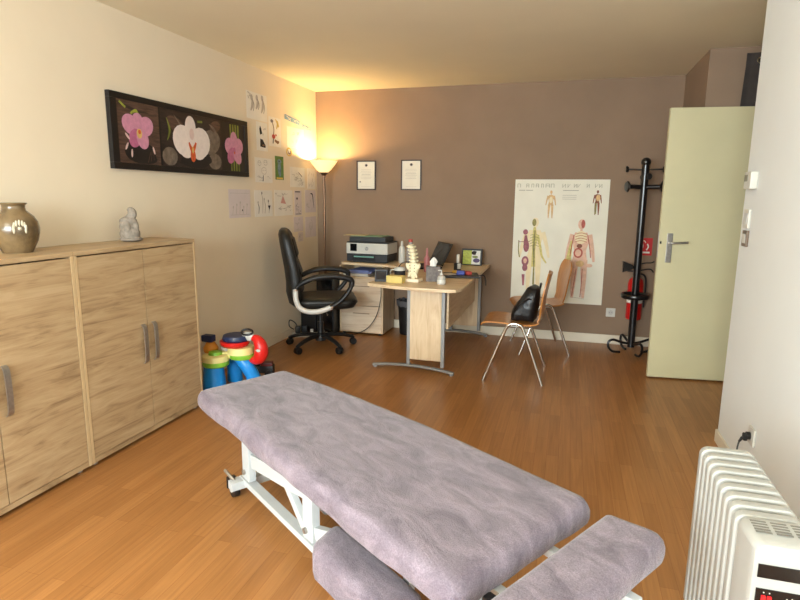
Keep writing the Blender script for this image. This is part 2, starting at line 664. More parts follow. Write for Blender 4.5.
# open door leaf, hinged inside the recess
DX0, DX1, DY0, DY1 = 3.340, 4.165, 4.775, 4.860
ang = math.atan2(DY1 - DY0, DX1 - DX0)
dm = Matrix.Translation((DX0, DY0, 0)) @ Matrix.Rotation(ang, 4, 'Z')
d = mb(M_door).box((0.415, 0.02, 1.045), (0.83, 0.04, 2.065), 0.003).build('door_1')
d.matrix_world = dm
struct(d)
tag(d, 'cream painted door leaf standing open at the right of the room', 'door')
mb(M_nickel).box((0.075, -0.004, 1.045), (0.042, 0.008, 0.225), 0.003).build('handle_plate', None, d)
h = mb(M_nickel)
h.cyl((0.075, 0, 1.085), (0.075, -0.05, 1.085), 0.009)
h.tube(curve([(0.075, -0.05, 1.085), (0.10, -0.054, 1.086), (0.15, -0.052, 1.088), (0.195, -0.05, 1.092)], 4), 0.0085)
h.build('door_handle', None, d)
mb(M_nickel).box((-0.001, 0.02, 1.07), (0.003, 0.022, 0.2), 0.001).build('lock_plate', None, d)
mb(M_black).box((0.012, -0.001, 1.085), (0.012, 0.003, 0.02)).build('latch', None, d)

# grey curtain with a metal eyelet hanging in the recess above the door
c = thing('curtain', 'dark grey curtain with a metal eyelet hanging above the open door', 'curtain', (4.2, 4.875, 0))
rings = []
n = 40
for (z, wv) in ((1.2, 1.0), (2.0, 1.0), (2.36, 0.8), (2.452, 0.6)):
    ringf, ringb = [], []
    for k in range(n + 1):
        x = -0.375 + 0.75 * k / n + (-0.012 if z < 2.2 and k == 0 else 0)
        y = 0.011 * wv * math.sin(k * 0.9)
        ringf.append((x, y - 0.002, z))
        ringb.append((x, y + 0.002, z))
    rings.append(ringf + ringb[::-1])
M_curt = plain('curtain_cloth', (64, 57, 53), 0.95, var=0.12, bump=0.2, bscale=200)
mb(M_curt).loft(rings).build('cloth', None, c)
for k in range(5):
    cx = -0.285 + 0.145 * k
    mb(M_chrome).tube([(cx + 0.021 * math.cos(a * PI / 12), -0.0155, 2.395 + 0.021 * math.sin(a * PI / 12)) for a in range(24)], 0.005, 6, closed=True).build('eyelet', None, c)

# ================================================================ sideboard cabinets


def cabinet(y0, y1, label):
    t = thing('cabinet', label, 'cabinet', (0.0, (y0 + y1) / 2, 0), 0, 'oak cabinets along the left wall')
    w = (y1 - y0) / 2
    dp, hh, th = 0.356, 1.135, 0.018
    b = mb(M_oak_z)
    b.bx(0.016, dp, -w + 0.001, -w + th, 0.022, hh - 0.022).bx(0.016, dp, w - th, w - 0.001, 0.022, hh - 0.022)
    b.use(M_oak_y).bx(0.016, dp - 0.022, -w + th, w - th, 0.022, 0.05).bx(0.016, 0.024, -w + th, w - th, 0.05, hh - 0.022)
    b.use(M_oak_edge).bx(dp, dp + 0.001, -w + 0.001, -w + th, 0.022, hh - 0.022).bx(dp, dp + 0.001, w - th, w - 0.001, 0.022, hh - 0.022)
    b.build('body', None, t)
    mb(M_oak_y).bx(0.014, dp, -w + 0.001, w - 0.001, hh - 0.022, hh, 0.0015).build('top_board', None, t)
    mb(M_oak_y).bx(dp - 0.022, dp - 0.002, -w + th, w - th, 0.022, 0.048).build('plinth_board', None, t)
    for s in (-1, 1):
        dd = mb(M_oak_y)
        ya, yb = (-w + th + 0.003, -0.0025) if s < 0 else (0.0025, w - th - 0.003)
        dd.bx(dp - 0.020, dp - 0.001, ya, yb, 0.052, hh - 0.029, 0.001)
        do = dd.build('door', None, t)
        hy = s * 0.043 - (0.0)
        hn = mb(M_nickel)
        zc, hl = 0.565, 0.115
        pts = curve([(dp + 0.001, hy, zc - hl), (dp + 0.017, hy, zc - hl + 0.022), (dp + 0.021, hy, zc), (dp + 0.017, hy, zc + hl - 0.022), (dp + 0.001, hy, zc + hl)], 5)
        rings = []
        for p in pts:
            rings.append([(p.x - 0.003, p.y - 0.014, p.z), (p.x + 0.003, p.y - 0.014, p.z), (p.x + 0.003, p.y + 0.014, p.z), (p.x - 0.003, p.y + 0.014, p.z)])
        hn.loft(rings)
        hn.build('handle', None, do)
    for sx in (0.05, dp - 0.035):
        for sy in (-w + 0.05, w - 0.05):
            mb(M_nickel).cyl((sx, sy, 0), (sx, sy, 0.022), 0.014, n=12).build('foot', None, t)
    return t


cabinet(2.213, 3.165, 'light oak two-door cabinet with the small stone statue on top')
cabinet(1.290, 2.212, 'light oak cabinet nearest the camera, with the round vase on top')

# ceramic vase
t = thing('vase', 'round brown glazed vase with a pale flower, on the cabinet', 'vase', (0.14, 2.105, 1.135))
M_vase = plain('vase_glaze', (112, 92, 64), 0.22, var=0.45, scale=14, bump=0.3, bscale=40, coat=0.5)
prof = [(0, 0.004), (0.058, 0.004), (0.063, 0.0), (0.072, 0.02), (0.089, 0.055), (0.098, 0.09), (0.1, 0.115), (0.095, 0.145), (0.08, 0.172), (0.06, 0.19), (0.05, 0.2),
        (0.048, 0.215), (0.05, 0.224), (0.058, 0.231), (0.056, 0.235), (0.047, 0.231), (0.042, 0.22), (0.042, 0.19), (0, 0.19)]
mb(M_vase).lathe(prof, n=40).build('body', None, t, angle=60)
M_petal = plain('pale_relief', (206, 196, 170), 0.35, var=0.15)
fm = mb(M_petal)
c0 = Vector((0.86, -0.5, 0)).normalized()
side = Vector((-c0.y, c0.x, 0))
for k in range(9):
    a = R(-20 + 27.5 * k)
    for rr, ln in ((0.026, 0.015),):
        off = side * (rr * math.cos(a)) + Vector((0, 0, rr * math.sin(a)))
        hz = 0.118 + off.z
        rad = 0.0995 if hz < 0.13 else 0.0965
        pos = (c0 * rad + side * (rr * math.cos(a)))
        pos = pos.normalized() * rad
        fm.ball((pos.x, pos.y, hz), (0.0055, 0.0055, ln), 8, rot=((side * 1).x * 0 + (a - PI / 2) * -side.x * 0, 0, 0) if k % 2 else (0, 0, 0))
fm.ball((c0.x * 0.099, c0.y * 0.099, 0.118), (0.009, 0.009, 0.009), 8)
fm.build('flower_relief', None, t)

# stone statue: seated figure with bowed head
sm = mb(plain('grey_stone', (146, 135, 122), 0.85, var=0.25, scale=40, bump=0.4, bscale=120))
for cc, rr in (((0, 0, 0.045), (0.052, 0.064, 0.05)), ((0, -0.006, 0.085), (0.044, 0.058, 0.055)), ((0.0, -0.012, 0.118), (0.036, 0.05, 0.028)),
               ((0.025, 0.0, 0.045), (0.036, 0.056, 0.045)), ((0.034, -0.03, 0.075), (0.02, 0.022, 0.045)), ((0.034, 0.026, 0.08), (0.018, 0.02, 0.045)),
               ((0.03, 0.008, 0.122), (0.02, 0.03, 0.018)), ((0.012, 0.018, 0.162), (0.028, 0.028, 0.036)),
               ((0.004, 0.012, 0.185), (0.02, 0.022, 0.016)), ((0.038, 0.024, 0.155), (0.008, 0.008, 0.012)), ((0.0, 0.004, 0.135), (0.022, 0.024, 0.03)),
               ((0.01, 0.004, 0.012), (0.062, 0.074, 0.014))):
    sm.ball(cc, rr, 16)
st = sm.build('statue', None)
st.location = (0.155, 2.828, 1.137)
st.scale = (0.92, 0.92, 1.0)
st.rotation_euler = (0, 0, R(-25))
rm = st.modifiers.new('remesh', 'REMESH')
rm.mode = 'VOXEL'
rm.voxel_size = 0.0045
rm.use_smooth_shade = True
tag(st, 'small grey stone statue of a seated figure with bowed head', 'statue')

# ================================================================ orchid picture
PY0, PY1, PZ0, PZ1 = 2.880, 4.400, 1.566, 2.018
PW, PH = PY1 - PY0, PZ1 - PZ0
t = thing('framed_picture', 'long black framed picture of three orchids on the left wall', 'picture', (0, (PY0 + PY1) / 2, PZ0))
M_frame = plain('black_frame', (16, 12, 12), 0.45, var=0.1)
b = mb(M_frame)
hw = PW / 2
bt = 0.038
b.bx(0.002, 0.032, -hw, hw, 0, bt, 0.002).bx(0.002, 0.032, -hw, hw, PH - bt, PH, 0.002)
b.bx(0.002, 0.032, -hw, -hw + 0.055, bt, PH - bt, 0.002).bx(0.002, 0.032, hw - 0.05, hw, bt, PH - bt, 0.002)
b.build('frame', None, t)
a = Art((0.027, -hw, 0), (0, 1, 0), (0, 0, 1))
A_bk = plain('print_black', (20, 16, 16), 0.4, var=0.3, scale=20)
A_wood = plain('print_dark_wood', (84, 62, 52), 0.4, var=0.45, scale=6, stretch=(1, 2, 14))
A_wood2 = plain('print_shaded_wood', (44, 34, 31), 0.4, var=0.5, scale=9, stretch=(1, 2, 8))
A_st = plain('print_grey_stone', (112, 100, 88), 0.4, var=0.35, scale=30)
A_st2 = plain('print_dark_stone', (22, 20, 21), 0.35, var=0.2)
A_pk = plain('print_pink', (206, 142, 168), 0.4, var=0.12, scale=40)
A_pk2 = plain('print_deep_pink', (186, 104, 140), 0.4, var=0.15, scale=40)
A_wh = plain('print_white_petal', (238, 224, 216), 0.4, var=0.05, scale=30)
A_wh2 = plain('print_petal_shade', (222, 194, 186), 0.4, var=0.08, scale=30)
A_or = plain('print_orange', (214, 92, 44), 0.4, var=0.25, scale=60)
A_gr = plain('print_leaf_green', (150, 158, 60), 0.4, var=0.3, scale=30)
A_gr2 = plain('print_bamboo', (120, 132, 52), 0.4, var=0.35, scale=16)
A_yl = plain('print_yellow', (224, 186, 110), 0.4, var=0.2)
a.rect(0.04, 0.03, PW - 0.04, PH - 0.03, A_bk, 0)
x1, x2, y1_, y2_ = 0.058, 0.425, 0.040, PH - 0.038
a.rect(x1, y1_, x2, y2_, A_wood, 1)
a.rect(0.44, y1_, 1.135, y2_, A_wood2, 1)
a.rect(1.15, y1_, PW - 0.055, y2_, A_bk, 1)


def clipy(y):
    return min(max(y, y1_), y2_)


# first print: pink flower on dark stones
a.ell(0.24, 0.11, 0.14, 0.07, A_st2, 2)
a.ell(0.30, 0.075, 0.09, 0.034, A_st2, 3)
for k in range(5):
    a.stroke([(0.30 + 0.028 * k, 0.05 + 0.01 * k), (0.33 + 0.014 * k, 0.12 + 0.012 * k)], 0.005, A_wood, 4)
a.stroke([(0.07, 0.39), (0.15, 0.375), (0.23, 0.36), (0.33, 0.36)], [0.012, 0.02, 0.014, 0.004], A_wood2, 2)
a.stroke([(0.17, 0.34), (0.22, 0.36), (0.25, 0.31)], [0.012, 0.022, 0.012], A_gr, 3)
a.stroke([(0.08, 0.40), (0.13, 0.37)], 0.014, A_gr, 3)
for ang_, ln, wd, mt_ in ((95, 0.085, 0.05, A_pk), (158, 0.12, 0.06, A_pk), (24, 0.115, 0.06, A_pk), (235, 0.10, 0.05, A_pk2), (300, 0.10, 0.052, A_pk)):
    aa = R(ang_)
    a.ell(0.232 + ln * 0.62 * math.cos(aa), 0.245 + ln * 0.62 * math.sin(aa), ln * 0.62, wd, mt_, 4, aa)
a.ell(0.235, 0.225, 0.024, 0.03, A_yl, 5)
a.ell(0.237, 0.235, 0.012, 0.014, A_or, 6)
for k, (px_, py_) in enumerate(((0.12, 0.14), (0.16, 0.10), (0.36, 0.13), (0.13, 0.2))):
    a.ell(px_, py_, 0.026, 0.008, A_wh2, 5, R(60 + 25 * k))
# second print: white flower over grey stones
a.ell(0.52, 0.105, 0.078, 0.062, A_st, 2)
a.ell(1.04, 0.10, 0.085, 0.06, A_st, 2)
a.ell(1.0, 0.24, 0.12, 0.09, A_st, 2, R(20))
a.ell(0.60, 0.32, 0.10, 0.05, A_wood, 2, R(-20))
a.ell(1.06, 0.36, 0.07, 0.04, A_wood, 2, R(15))
a.ell(0.80, 0.085, 0.17, 0.045, A_st2, 3)
a.ell(0.90, 0.12, 0.10, 0.04, A_st2, 3, R(-12))
a.stroke([(0.50, 0.36), (0.53, 0.28), (0.50, 0.21)], [0.004, 0.022, 0.006], A_gr2, 2)
a.stroke([(0.58, 0.385), (0.64, 0.33), (0.66, 0.29)], [0.004, 0.016, 0.004], A_st, 2)
a.stroke([(0.98, 0.37), (1.04, 0.34), (1.09, 0.28)], [0.004, 0.024, 0.006], A_st, 2)
a.stroke([(0.84, 0.37), (0.90, 0.375)], 0.016, A_gr2, 2)
a.ell(0.755, 0.325, 0.06, 0.075, A_wh, 4)
a.ell(0.672, 0.222, 0.118, 0.105, A_wh, 5, R(-20))
a.ell(0.862, 0.222, 0.120, 0.108, A_wh, 5, R(16))
a.ell(0.69, 0.165, 0.08, 0.06, A_wh, 4, R(-15))
a.ell(0.85, 0.165, 0.08, 0.065, A_wh, 4, R(15))
a.ell(0.768, 0.26, 0.07, 0.07, A_wh, 6)
a.ell(0.765, 0.275, 0.026, 0.04, A_wh2, 7)
a.stroke([(0.728, 0.215), (0.765, 0.16), (0.81, 0.22)], [0.014, 0.04, 0.014], A_or, 8)
a.ell(0.768, 0.125, 0.03, 0.045, A_or, 9)
a.ell(0.768, 0.165, 0.011, 0.024, A_yl, 10)
# third print: pink flower on bamboo
for k in range(4):
    bx_ = 1.255 + 0.036 * k
    a.rect(bx_, y1_, bx_ + 0.022, y2_ - 0.01, A_gr2, 2)
    a.rect(bx_, 0.12 + 0.02 * k, bx_ + 0.022, 0.126 + 0.02 * k, A_bk, 3)
for ang_, ln, wd, mt_ in ((92, 0.11, 0.05, A_pk), (165, 0.11, 0.065, A_pk), (20, 0.11, 0.065, A_pk), (232, 0.115, 0.052, A_pk2), (308, 0.115, 0.052, A_pk)):
    aa = R(ang_)
    a.ell(1.31 + ln * 0.6 * math.cos(aa), 0.215 + ln * 0.6 * math.sin(aa), ln * 0.62, wd, mt_, 4, aa)
a.ell(1.312, 0.20, 0.016, 0.028, A_pk2, 5)
a.ell(1.312, 0.185, 0.009, 0.012, A_or, 6)
a.build('print', None, t, smooth=False)

# ================================================================ drawings taped to the left wall
P_sketch = plain('sketch_paper', (240, 233, 220), 0.9, var=0.03)
P_lilac = plain('lilac_tinted_paper', (222, 208, 204), 0.9, var=0.03)
P_green = plain('green_print', (96, 130, 62), 0.7, var=0.25, scale=20)
P_teal = plain('blue_grey_print', (110, 138, 150), 0.7, var=0.3, scale=30)
P_sky = plain('blue_banner_ink', (128, 160, 184), 0.8, var=0.2)
P_redk = plain('red_crayon', (184, 60, 44), 0.8)
P_yelk = plain('yellow_crayon', (222, 190, 96), 0.8)
P_pinkk = plain('pink_crayon', (214, 160, 150), 0.8)
P_brown = plain('brown_ink', (132, 92, 58), 0.8)


def scrib(a, x0, y0, x1, y1, n, mt, w=0.004, rnd=None):
    rnd = rnd or random
    for _ in range(n):
        cx, cy = rnd.uniform(x0, x1), rnd.uniform(y0, y1)
        dx, dy = (x1 - x0) * 0.18, (y1 - y0) * 0.18
        pts = [(min(max(cx + rnd.uniform(-dx, dx), x0), x1), min(max(cy + rnd.uniform(-dy, dy), y0), y1)) for _ in range(4)]
        a.stroke(pts, w, mt, rnd.randint(2, 4))


def d_figs(a, w, h, r):
    for k, fx in enumerate((0.25, 0.5, 0.76)):
        y0, y1 = h * (0.30 + 0.1 * (k % 2)), h * (0.78 + 0.04 * k)
        a.ell(w * fx, y1, 0.02, 0.026, M_ink2, 2)
        a.stroke([(w * fx, y1), (w * fx + 0.01, (y0 + y1) / 2), (w * fx - 0.02, y0)], [0.012, 0.04, 0.014], M_ink2, 3)
        a.stroke([(w * fx + 0.006, y1 * 0.97), (w * fx + 0.035, (y0 + y1) / 2), (w * fx + 0.02, y0)], 0.008, M_ink, 4)
    scrib(a, 0.02, h * 0.55, w * 0.3, h * 0.95, 5, M_ink2, 0.006, r)


def d_twophotos(a, w, h, r):
    a.shape([(w * .32, h * .56), (w * .52, h * .60), (w * .44, h * .78), (w * .34, h * .88), (w * .26, h * .76)], M_dkink, 2)
    a.shape([(w * .30, h * .14), (w * .78, h * .12), (w * .80, h * .2), (w * .55, h * .40), (w * .32, h * .42)], M_dkink, 2)
    a.ell(w * .6, h * .2, w * .12, h * .03, P_brown, 3)
    scrib(a, w * .5, h * .55, w * .85, h * .85, 4, M_ink2, 0.004, r)


def d_redyellow(a, w, h, r):
    a.stroke([(w * .55, h * .95), (w * .72, h * .8), (w * .62, h * .62)], [0.01, 0.03, 0.01], P_yelk, 2)
    a.stroke([(w * .7, h * .9), (w * .82, h * .7)], 0.022, P_yelk, 3)
    a.ell(w * .25, h * .86, w * .12, h * .06, M_ink, 2)
    a.stroke([(w * .3, h * .8), (w * .4, h * .6), (w * .36, h * .4)], 0.012, P_brown, 3)
    a.ell(w * .36, h * .34, w * .14, h * .08, P_redk, 4)
    a.ell(w * .56, h * .40, w * .06, h * .04, P_redk, 4)
    a.stroke([(w * .35, h * .28), (w * .3, h * .1)], 0.014, M_dkink, 3)
    a.stroke([(w * .45, h * .22), (w * .7, h * .16), (w * .82, h * .2)], [0.02, 0.03, 0.01], P_brown, 3)


def d_banner(a, w, h, r):
    scrib(a, w * .15, h * .25, w * .85, h * .85, 6, M_ink2, 0.0035, r)
    a.rect(w * .12, h * .05, w * .88, h * .06, M_ink2, 2)


def d_faces(a, w, h, r):
    for fx, fy, s in ((0.25, 0.78, 1), (0.6, 0.82, 1.1), (0.5, 0.48, 1.5)):
        pts = [(w * fx + s * 0.03 * math.cos(k * PI / 5), h * fy + s * 0.02 * math.sin(k * PI / 5)) for k in range(11)]
        a.stroke(pts, 0.004, M_ink2, 2)
        a.ell(w * fx - 0.012 * s, h * fy + 0.004, 0.004, 0.005, M_ink, 3)
        a.ell(w * fx + 0.012 * s, h * fy + 0.004, 0.004, 0.005, M_ink, 3)
    a.stroke([(w * .42, h * .05), (w * .45, h * .3)], [0.014, 0.008], M_dkink, 3)
    scrib(a, w * .1, h * .05, w * .9, h * .3, 5, M_ink2, 0.0035, r)


def d_green(a, w, h, r):
    a.ell(w * .5, h * .78, w * .24, h * .1, P_teal, 2)
    a.stroke([(w * .5, h * .7), (w * .48, h * .45), (w * .55, h * .15)], [0.05, 0.07, 0.03], P_teal, 2)
    a.stroke([(w * .35, h * .6), (w * .3, h * .4)], 0.016, P_teal, 3)
    a.rect(w * .12, h * .02, w * .88, h * .1, P_yelk, 2)
    a.ell(w * .46, h * .79, w * .06, h * .03, M_dkink, 3)


def d_light(a, w, h, r):
    scrib(a, w * .1, h * .1, w * .9, h * .9, 9, M_ink2, 0.004, r)
    a.stroke([(w * .55, h * .75), (w * .8, h * .55)], 0.01, M_ink, 3)


def d_pale(a, w, h, r):
    scrib(a, w * .12, h * .12, w * .88, h * .88, 6, M_ink2, 0.0035, r)


def d_lines(a, w, h, r):
    a.rect(w * .06, h * .86, w * .94, h * .872, M_ink2, 2)
    for k in range(5):
        x = w * (.15 + .16 * k)
        a.stroke([(x, h * .12), (x + 0.012, h * (.35 + .08 * (k % 3)))], 0.006, M_ink2, 2)
        a.ell(x + 0.012, h * (.38 + .08 * (k % 3)), 0.008, 0.01, M_ink2, 3)
    a.ell(w * .6, h * .26, 0.008, 0.008, M_dkink, 3)
    a.rect(w * .06, h * .1, w * .94, h * .112, M_ink2, 2)


def d_dancers(a, w, h, r):
    for k, (fx, tp) in enumerate(((0.2, .5), (0.42, .85), (0.55, .62), (0.78, .55))):
        a.stroke([(w * fx, h * .12), (w * fx + 0.01, h * tp * .7), (w * fx - 0.008, h * tp)], [0.008, 0.014, 0.006], M_ink2 if k else M_ink, 2)
        a.ell(w * fx - 0.006, h * (tp + .04), 0.01, 0.013, M_ink if k % 2 else M_ink2, 3)
    a.shape([(w * .72, h * .42), (w * .88, h * .42), (w * .81, h * .24)], M_dkink, 3)


def d_pinktri(a, w, h, r):
    a.shape([(w * .32, h * .5), (w * .62, h * .46), (w * .45, h * .8)], P_pinkk, 2)
    scrib(a, w * .1, h * .1, w * .9, h * .42, 8, M_ink2, 0.004, r)
    scrib(a, w * .05, h * .75, w * .95, h * .93, 5, M_ink2, 0.004, r)


def d_strip(a, w, h, r):
    a.rect(w * .1, h * .93, w * .8, h * .97, M_dkink, 2)
    a.ell(w * .35, h * .68, w * .1, h * .05, M_dkink, 2)
    scrib(a, w * .15, h * .1, w * .85, h * .5, 7, M_ink, 0.004, r)
    a.rect(w * .1, h * .04, w * .9, h * .07, M_ink, 2)


def d_curl(a, w, h, r):
    a.stroke([(w * .5, h * .85), (w * .68, h * .8), (w * .75, h * .5), (w * .8, h * .2)], [0.006, 0.02, 0.012, 0.004], M_dkink, 2)
    scrib(a, w * .1, h * .1, w * .6, h * .6, 6, M_ink2, 0.004, r)


def d_rose(a, w, h, r):
    for k in range(4):
        pts = [(w * .5 + (0.012 + 0.012 * k) * math.cos(q * 0.7 + k), h * .6 + (0.012 + 0.014 * k) * math.sin(q * 0.7 + k)) for q in range(8)]
        a.stroke(pts, 0.004, M_ink2, 2)
    a.stroke([(w * .5, h * .5), (w * .45, h * .1)], 0.006, M_ink2, 2)


SH = [
    (4.446, 4.791, 2.14, 2.257, 0.30, P_sketch, d_figs, 'pencil drawing of slim standing figures, highest on the wall'),
    (4.593, 4.785, 1.804, 2.049, 0, P_sketch, d_twophotos, 'narrow sheet with two small dark pictures beside the orchid frame'),
    (4.816, 5.040, 1.860, 2.120, 0, P_sketch, d_redyellow, 'coloured drawing in red and yellow, upper middle of the wall'),
    (5.165, 5.536, 1.877, 2.075, 0, P_sketch, d_banner, 'pale sheet hanging under the blue strip near the corner'),
    (4.551, 4.856, 1.527, 1.742, 0, P_sketch, d_faces, 'drawing of round faces, left of the green picture'),
    (4.913, 5.077, 1.560, 1.777, 0, P_green, d_green, 'small green picture with a blue-grey figure'),
    (5.209, 5.534, 1.497, 1.694, 0, P_sketch, d_light, 'light pencil sheet right of the green picture'),
    (5.599, 5.795, 1.485, 1.698, 0, P_sketch, d_pale, 'very pale sheet next to the room corner below the lamp glow'),
    (4.121, 4.452, 1.226, 1.461, 0, P_lilac, d_lines, 'lilac-tinted sheet below the orchid picture, leftmost drawing'),
    (4.523, 4.837, 1.223, 1.458, 0, P_sketch, d_dancers, 'sheet of thin figures with one small black triangle'),
    (4.880, 5.248, 1.221, 1.463, 0, P_sketch, d_pinktri, 'sheet with a pink triangular shape above the office chair'),
    (5.289, 5.450, 1.215, 1.463, 0, P_lilac, d_strip, 'narrow upright sheet with a dark bar along its top'),
    (5.533, 5.795, 1.238, 1.471, 0, P_lilac, d_curl, 'sheet with one long dark curl nearest the floor lamp'),
    (5.264, 5.473, 1.049, 1.201, 0, P_lilac, d_pale, 'small lilac-tinted sheet right above the lowest scrap'),
    (5.527, 5.793, 0.976, 1.192, 0, P_lilac, d_rose, 'lilac sheet with a swirling flower sketch, low in the corner'),
    (5.357, 5.468, 0.945, 1.040, 0, P_lilac, d_pale, 'lowest small scrap of paper, just above the office chair back'),
]
for i, (ya, yb, za, zb, tilt, pm, fn, lab) in enumerate(SH):
    if i == 0:
        za, zb = 2.06, 2.285
    a = Art((0.0022, ya, za), (0, 1, 0), (0, 0, 1))
    a.sheet(yb - ya, zb - za, pm, 0.0012)
    fn(a, yb - ya, zb - za, random.Random(i + 3))
    o = a.build('drawing', None, None, smooth=False)
    tag(o, lab, 'drawing', 'drawings taped on the left wall')
# blue strip and little round badge
a = Art((0.0045, 5.12, 2.135), Vector((0, 1, -0.085)).normalized(), Vector((0, 0.085, 1)).normalized())
a.sheet(0.32, 0.045, P_sky, 0.0012)
scrib(a, 0.02, 0.006, 0.30, 0.04, 8, M_paper, 0.004)
tag(a.build('paper_strip', None, None, smooth=False), 'blue-grey painted paper strip, left one of two under the ceiling', 'drawing', 'drawings taped on the left wall')
a = Art((0.0045, 5.50, 2.10), Vector((0, 1, -0.085)).normalized(), Vector((0, 0.085, 1)).normalized())
a.sheet(0.20, 0.03, P_sky, 0.0012)
scrib(a, 0.02, 0.004, 0.18, 0.026, 8, M_paper, 0.005)
tag(a.build('paper_strip', None, None, smooth=False), 'short pale blue paper strip nearest the corner glow', 'drawing', 'drawings taped on the left wall')
a = Art((0.0022, 5.20, 1.832), (0, 1, 0), (0, 0, 1))
a.use(P_yelk)
pts = [(0.06 * math.cos(k * PI / 10), 0.042 * math.sin(k * PI / 10)) for k in range(20)]
a.loft([[a.P(x, y, -0.001) for x, y in pts], [a.P(x, y, 0) for x, y in pts]])
a.ell(0, 0, 0.04, 0.028, P_sketch, 1)
a.stroke([(-0.03, 0.02), (-0.012, -0.012), (0.02, -0.015), (0.03, 0.015)], 0.012, P_brown, 2)
tag(a.build('paper_badge', None, None, smooth=False), 'little yellow-brown round paper cutout under the pale sheet', 'drawing', 'drawings taped on the left wall')

# ================================================================ certificates and anatomy poster on the back wall
M_cert = plain('certificate_paper', (232, 224, 204), 0.7, var=0.03)
M_certf = plain('dark_brown_frame', (52, 34, 26), 0.4, var=0.15)
for (x0, x1, z0, z1, k, lab) in ((0.468, 0.682, 1.479, 1.783, 0, 'small framed certificate nearer the floor lamp'),
                                 (0.960, 1.178, 1.480, 1.788, 1, 'small framed certificate on the right, farther from the lamp')):
    t = thing('framed_certificate', lab, 'certificate', ((x0 + x1) / 2, D, z0), 0, 'certificates on the back wall')
    w, hh = (x1 - x0), z1 - z0
    b = mb(M_certf)
    b.bx(-w / 2, w / 2, -0.018, -0.001, 0, 0.012).bx(-w / 2, w / 2, -0.018, -0.001, hh - 0.012, hh)
    b.bx(-w / 2, -w / 2 + 0.012, -0.018, -0.001, 0.012, hh - 0.012).bx(w / 2 - 0.012, w / 2, -0.018, -0.001, 0.012, hh - 0.012)
    b.build('frame', None, t)
    a = Art((-w / 2 + 0.012, -0.010, 0.012), (1, 0, 0), (0, 0, 1))
    cw, ch = w - 0.024, hh - 0.024
    a.sheet(cw, ch, M_cert, 0.006)
    a.ell(cw / 2, ch * 0.87, 0.016, 0.015, M_ink, 1)
    a.ell(cw / 2, ch * 0.87, 0.008, 0.008, M_dkink, 2)
    for q in range(7):
        yy = ch * (0.70 - 0.055 * q)
        ww = cw * (0.32 if q in (0, 6) else 0.28 + 0.1 * ((q * 7 + k) % 3) / 3)
        a.rect(cw / 2 - ww, yy, cw / 2 + ww * 0.9, yy + 0.003, M_ink if q == 3 else M_ink2, 1)
    if k == 0:
        a.ell(cw * 0.14, ch * 0.26, 0.008, 0.008, M_ink, 1)
    a.rect(cw * 0.2, ch * 0.08, cw * 0.8, ch * 0.088, M_ink2, 1)
    a.build('certificate', None, t, smooth=False)

PX0, PX1, PB, PT = 2.137, 3.020, 0.381, 1.590
M_poster = plain('poster_paper', (230, 224, 204), 0.6, var=0.05, scale=4, bump=0.5, bscale=7)
a = Art((PX0, D - 0.003, PB), (1, 0, 0), (0, 0, 1))
w, hh = PX1 - PX0, PT - PB
a.sheet(w, hh, M_poster, 0.0015)
Q_pur = plain('poster_purple', (150, 84, 92), 0.6, var=0.3, scale=40)
Q_yel = plain('poster_olive_yellow', (206, 190, 110), 0.6, var=0.2, scale=50)
Q_olv = plain('poster_olive', (140, 130, 70), 0.6, var=0.3, scale=50)
Q_tan = plain('poster_tan', (216, 176, 120), 0.6, var=0.15, scale=40)
Q_pnk = plain('poster_flesh', (222, 178, 150), 0.6, var=0.12, scale=40)
Q_brn = plain('poster_brown', (136, 76, 48), 0.6, var=0.3, scale=50)
Q_red = plain('poster_red', (178, 84, 66), 0.6, var=0.25, scale=60)
Q_pale = plain('poster_pale', (232, 214, 170), 0.6, var=0.06)
Q_grey = plain('poster_grey', (160, 152, 132), 0.6, var=0.1)
Q_lit = plain('poster_silver_lettering', (170, 164, 138), 0.5, var=0.1)


def pp(px, py):
    return ((px - 63) / 403.0 * w, (575 - py) / 533.0 * hh)


def S(pts, wd, mt, layer=2):
    a.stroke([pp(*p) for p in pts], wd, mt, layer)


def E_(px, py, rx, ry, mt, layer=2, rot=0):
    x, y = pp(px, py)
    a.ell(x, y, rx / 403.0 * w, ry / 533.0 * hh, mt, layer, rot)


def body(cx, top, ht, mt, sp, layer=2, legs=True):
    """simple standing figure on the chart: head, torso, arms, legs"""
    u_ = ht / 8.0
    E_(cx, top + u_ * 0.5, u_ * 0.36, u_ * 0.5, mt, layer)
    S([(cx, top + u_), (cx, top + u_ * 1.5)], 0.02 * ht / 300, mt, layer)
    S([(cx, top + 1.3 * u_), (cx, top + 2.2 * u_), (cx, top + 3.1 * u_), (cx, top + 4.1 * u_)], [c * ht / 300 for c in (0.10, 0.135, 0.095, 0.12)], mt, layer)
    for s in (-1, 1):
        S([(cx + s * u_ * 0.85, top + 1.5 * u_), (cx + s * (u_ * 1.05 + sp), top + 2.9 * u_), (cx + s * (u_ * 1.2 + 1.6 * sp), top + 4.2 * u_)], [c * ht / 300 for c in (0.04, 0.032, 0.018)], mt, layer)
        if legs:
            S([(cx + s * u_ * 0.42, top + 4 * u_), (cx + s * u_ * 0.5, top + 5.8 * u_), (cx + s * u_ * 0.55, top + 7.9 * u_)], [c * ht / 300 for c in (0.062, 0.046, 0.02)], mt, layer)


